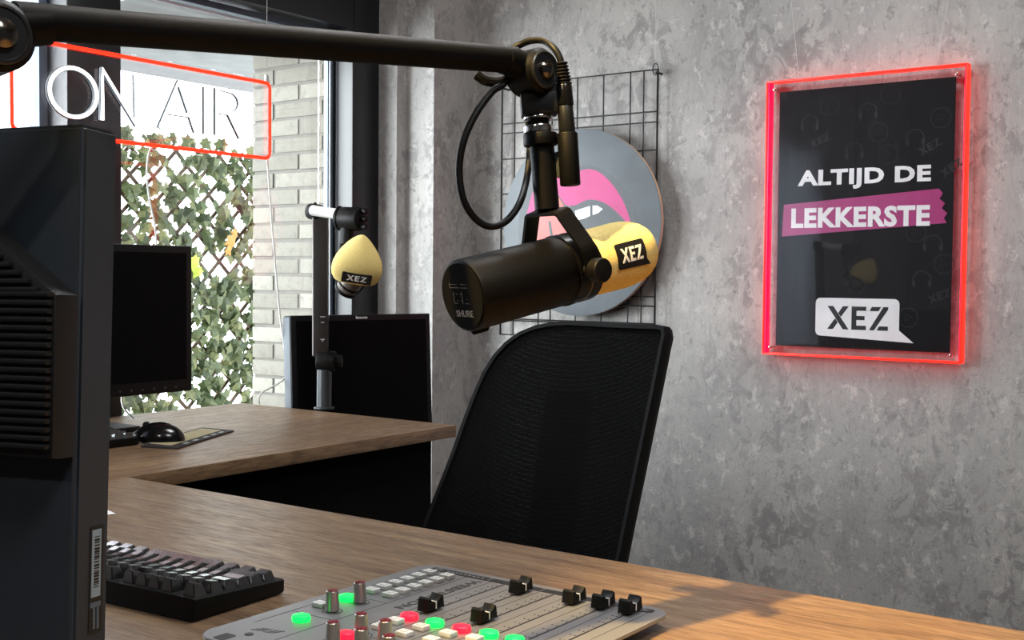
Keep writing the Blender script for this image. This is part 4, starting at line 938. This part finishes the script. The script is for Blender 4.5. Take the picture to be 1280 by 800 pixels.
# ================================================================ GUEST MICROPHONE ON ITS ARM
def guest():
    b = on_z(405, 511.5, DT)
    Dp = (b-EYE).dot(FW)
    def g(x, y, k=0): return at(x, y, Dp+k)
    a = thing('microphone_boom', b, 'slim dark desk boom at the end of the side desk, holding the small yellow microphone', 'microphone arm')
    bm = B(); cyl(bm, V((b.x, b.y, DT+.0005)), g(405.5, 462), .0175, n=28); cyl(bm, V((b.x, b.y, DT+.0005)), V((b.x, b.y, DT+.006)), .024, n=24, bev=.001); obj('post', bm, M['armgrey'], a)
    bm = B(); cyl(bm, g(396.5, 450), g(419, 452), .0245, n=30, bev=.002); j = obj('lower_joint', bm, M['blackplastic'], a)
    bm = B(); cyl(bm, g(418, 452), g(428, 452), .016, n=8, bev=.002); obj('knob', bm, M['blackplastic'], j)
    p0 = g(405, 446); p1 = g(397.5, 268); dd = (p1-p0).normalized()
    T = frame((p0+p1)/2, RR, z=dd); L = (p1-p0).length
    bm = B(); box(bm, (0, 0, 0), (.034, .028, L), .003, T); lo2 = obj('lower_arm', bm, M['armbrown'], a)
    bm = B(); box(bm, (-.0172, -.006, 0), (.0022, .016, L*.98), .0006, T); obj('bright_edge', bm, M['armwhite'], lo2)
    bm = B()
    for q, (yy, ww) in enumerate(((396, .012), (403, .008), (424, .010), (426, .004))):
        c = g(404.5, yy); box(bm, T.inverted() @ c + V((0, -.0145, 0)), (ww, .0006, .0022), 0, T)
    obj('arm_print', bm, M['greyink'], lo2)
    bm = B(); cyl(bm, g(388, 264, .01), g(400, 266, -.01), .019, n=24, bev=.002); cyl(bm, g(392, 255), g(402, 262), .006, n=10); obj('elbow_joint', bm, M['blackplastic'], a)
    bm = B(); cyl(bm, g(391, 263, -.03), g(427, 268.5, -.09), .0125, n=26); obj('upper_tube', bm, M['armwhite'], a, label='white upper tube')
    bm = B(); cyl(bm, g(424, 273, -.09), g(452, 274, -.12), .027, n=30, bev=.003); cyl(bm, g(424.5, 273, -.092), g(426, 273, -.093), .0285, n=30); h_ = obj('head_joint', bm, M['blackplastic'], a)
    bm = B()
    for s in range(3): cyl(bm, g(451, 264+s*9.5, -.12), g(459, 264.5+s*9.5, -.13), .0075, n=10, bev=.002)
    obj('knob', bm, M['blackplastic'], h_)
    bm = B(); cyl(bm, g(434, 285, -.1), g(433, 305, -.1), .0165, n=24); cyl(bm, g(428, 303, -.1), g(426.5, 312, -.1), .007, n=16); obj('drop_socket', bm, M['blackplastic'], a)
    # microphone
    f0 = g(434, 358, -.08); f1 = g(458, 318, -.22)
    fa = (f1-f0).normalized()
    mi = thing('microphone', g(446, 340, -.12), 'small microphone with a pointed yellow foam cover hanging from the desk arm by the window', 'microphone')
    # foam: three-sided cover drawn up to a rounded point
    c0 = g(443, 346, -.145); tip = g(453.5, 294, -.190); fa = (tip-c0).normalized(); FL = (tip-c0).length
    vw = (EYE-c0).normalized(); zf = (vw-fa*vw.dot(fa)).normalized(); rt = fa.cross(-zf).normalized()
    if rt.dot(RR) < 0: rt = -rt
    rot = Mx.Rotation(.12, 4, fa); zf = rot.to_3x3() @ zf; rt = rot.to_3x3() @ rt
    FM = frame(c0, rt, z=fa)                          # x right, z up the axis; y away or towards the viewer
    ys = 1 if (FM.to_3x3() @ V((0, 1, 0))).dot(zf) > 0 else -1
    def tri(s, rnd_):
        out = []
        for k in range(48):
            th = 2*PI*k/48; ph = (th-PI/2+PI/3) % (2*PI/3)-PI/3
            r = .5/math.cos(ph); r = 1/(1/r**6+1/.66**6)**(1/6); r = r*(1-rnd_)+.55*rnd_
            out.append((r*s*math.cos(th), ys*r*s*math.sin(th)))
        return out
    bm = B(); R_ = .096; rings = []
    for z, s, rd in ((-.01, .45, .4), (-.008, .62, .3), (.0, .84, .1), (.10, .95, 0), (.22, 1.0, 0), (.36, 1.0, .05), (.50, .93, .12), (.63, .80, .25), (.75, .63, .4), (.86, .43, .6), (.94, .25, .8), (.985, .12, 1), (1.0, .03, 1)):
        rings.append([bm.verts.new(FM @ V((x, y, z*FL))) for x, y in tri(R_*s, rd)])
    for p, q in zip(rings, rings[1:]):
        for k in range(48): bm.faces.new((p[k], p[(k+1) % 48], q[(k+1) % 48], q[k]))
    bm.faces.new(rings[0][::-1]); bm.faces.new(rings[-1]); fo2 = obj('foam_windscreen', bm, M['foam'], mi)
    yo = FM.to_3x3() @ V((0, ys, 0))
    LT = frame(c0+fa*(FL*.18)+yo*(R_*.478), rt, z=yo)
    if (LT.to_3x3() @ V((0, 1, 0))).dot(fa) < 0: LT = frame(c0+fa*(FL*.18)+yo*(R_*.478), -rt, z=yo)
    bm = B(); prism(bm, rrect(.066, .024, .002, 3), -.004, .0012, LT); bd = obj('logo_badge', bm, M['ink'], fo2)
    bm = B(); xez(bm, .044, .013, .0012, .0015, LT @ Mx.Translation((-.022, -.0065, 0))); obj('lettering', bm, M['white'], bd)
    fa = (c0-g(431, 364, -.125)).normalized()
    bm = B(); cyl(bm, c0-fa*.004, c0-fa*.045, .027, .024, 28, .002); by = obj('body', bm, M['micgrey'], mi)
    bm = B(); cyl(bm, c0-fa*.022, c0-fa*.026, .0275, n=28); cyl(bm, c0-fa*.037, c0-fa*.044, .0265, n=28, bev=.001); obj('band', bm, M['blackmetal'], by)
    e = c0-fa*.045
    bm = B(); tube(bm, smoothpath([g(425.5, 318, -.1), g(423, 328, -.1), g(421, 334, -.1), g(427, 345, -.1)], 4), .006, 8); tube(bm, smoothpath([g(418, 341, -.09), g(420, 335, -.09), g(427, 334, -.1)], 4), .005, 8); obj('mount_clamp', bm, M['blackplastic'], mi)
    bm = B(); tube(bm, smoothpath([e, g(430, 362, -.09), g(437, 367, -.08), g(448, 364, -.08), g(457, 350, -.08), g(460, 330, -.06), g(458, 303, -.05), g(453, 293, -.05)], 6), .0045, 10); obj('cable', bm, M['rubber'], mi)
    return a, mi
ga, gm = guest()
for o_, l_ in ((ga, 'slim desk boom at the near end of the side desk, mirrored in the lit poster'), (gm, 'small yellow-foamed microphone at the near end of the side desk, mirrored in the lit poster')):
    c_ = copytree(o_); c_['label'] = l_; c_.location = V(o_.location)+V((.05, .30-ga.location.y, 0))

# ================================================================ ROOM BEHIND THE VIEWER (shows in the poster's shine)
bm = B(); rnd = random.Random(5)
def curtain(y0, y1, label):
    bm = B(); n = 60; pts = [(-2.2485+.007*math.sin(k*1.05)+.003*math.sin(k*.37), y0+(y1-y0)*k/n) for k in range(n+1)]
    for (xa, ya), (xb, yb) in zip(pts, pts[1:]):
        vs = [bm.verts.new(p) for p in ((xa, ya, .06), (xb, yb, .06), (xb, yb, 2.3), (xa, ya, 2.3))]; bm.faces.new(vs)
    bmesh.ops.remove_doubles(bm, verts=bm.verts[:], dist=1e-5)
    o = obj('curtain', bm, M['curtain']); m = o.modifiers.new('thick', 'SOLIDIFY'); m.thickness = .001
    return setp(o, label, 'curtain')
curtain(-.95, .62, 'grey pleated curtain at the window, mirrored in the poster')

# ceiling spots
def spot(x, y, tx, ty, energy, size, label, ang=62, col=(1, .92, .84)):
    t = thing('ceiling_spot', (x, y, H), label, 'ceiling lamp', 'ceiling spots')
    dd = (V((tx, ty, DT))-V((x, y, H-.12))).normalized(); c = V((x, y, H-.12))
    bm = B(); cyl(bm, (x, y, H-.001), (x, y, H-.02), .05, n=28, bev=.003); cyl(bm, (x, y, H-.02), c, .010, n=12); obj('mount', bm, M['lampbody'], t)
    bm = B(); cyl(bm, c-dd*.05, c+dd*.04, .042, .048, 32, .003); obj('lamp_head', bm, M['lampbody'], t)
    bm = B(); cyl(bm, c+dd*.0402, c+dd*.043, .040, n=28); obj('lens', bm, M['lamp'], t)
    l = bpy.data.lights.new('spot_lamp', 'SPOT'); l.energy = energy; l.color = col; l.spot_size = math.radians(ang); l.spot_blend = .7; l.shadow_soft_size = size
    lo = bpy.data.objects.new('spot_lamp', l); COL.objects.link(lo); lo.matrix_world = along(c+dd*.05, -dd)
    return t
def panel(x, y, energy, label):  # unseen panel added as neutral room fill to brighten the interior
    t = thing('fill_panel', (x, y, H), label, 'fill light', 'added fill panels')
    bm = B(); box2(bm, (x-.31, y-.31, H-.03), (x+.31, y+.31, H-.001), .003); obj('frame', bm, M['lampbody'], t)
    bm = B(); box2(bm, (x-.29, y-.29, H-.033), (x+.29, y+.29, H-.0305)); obj('diffuser', bm, M['panel'], t)
    l = bpy.data.lights.new('fill_lamp', 'AREA'); l.shape = 'SQUARE'; l.size = .58; l.energy = energy; l.color = (.98, .99, 1)
    lo = bpy.data.objects.new('fill_lamp', l); COL.objects.link(lo); lo.location = (x, y, H-.036)
M['panel'] = emit('fill_diffuser', (248, 250, 255), 3, (240, 240, 235))
panel(-.95, 1.45, 21, 'added square white fill panel on the ceiling over the chair')
panel(.5, .2, 21, 'added square white fill panel on the ceiling near the door side')
spot(-.72, -.22, .10, 1.09, 680, .028, 'white ceiling spot over the main desk', 45, (1, .66, .22))
spot(.6, .9, -.2, 2.0, 20, .05, 'white ceiling spot near the lit poster')
spot(-.3, -1.3, -1.0, .5, 30, .05, 'white ceiling spot at the rear of the room')

# ================================================================ LIGHT AND CAMERA
w = bpy.data.worlds.new('sky'); S.world = w; w.use_nodes = True; nt = w.node_tree; nt.nodes.clear()
bg = nt.nodes.new('ShaderNodeBackground'); ow = nt.nodes.new('ShaderNodeOutputWorld'); bg.inputs[0].default_value = (.90, .95, 1.0, 1); bg.inputs[1].default_value = 6.5
nt.links.new(bg.outputs[0], ow.inputs[0])
l = bpy.data.lights.new('window_portal', 'AREA'); l.shape = 'RECTANGLE'; l.size = 3.1; l.size_y = WT-WB; l.cycles.is_portal = True
o = bpy.data.objects.new('window_portal', l); COL.objects.link(o); o.matrix_world = frame((-2.40, .9, (WB+WT)/2), (0, 1, 0), z=(-1, 0, 0))

l = bpy.data.lights.new('hazy_sun', 'SUN'); l.energy = 10.0; l.angle = math.radians(40); l.color = (.93, .97, 1.0)
o = bpy.data.objects.new('hazy_sun', l); COL.objects.link(o); o.matrix_world = along((-6, -3, 6), V((-.46, -.84, .07)))
cam = bpy.data.cameras.new('camera'); co = bpy.data.objects.new('camera', cam); COL.objects.link(co)
cam.sensor_fit = 'HORIZONTAL'; cam.sensor_width = 36; cam.lens = F/1280*36; cam.clip_start = .02
m = Mx.Identity(4)
for i in range(3): m[i][0] = RR[i]; m[i][1] = UU[i]; m[i][2] = -FW[i]; m[i][3] = EYE[i]
co.matrix_world = m; S.camera = co
vs_ = S.view_settings; vs_.view_transform = 'Standard'; vs_.look = 'None'; vs_.gamma = 1; vs_.use_curve_mapping = False; vs_.exposure = 0.0
S.cycles.use_denoising = True; S.cycles.max_bounces = 8; S.cycles.transparent_max_bounces = 12; S.cycles.sample_clamp_indirect = 8
S.cycles.caustics_reflective = False; S.cycles.caustics_refractive = False
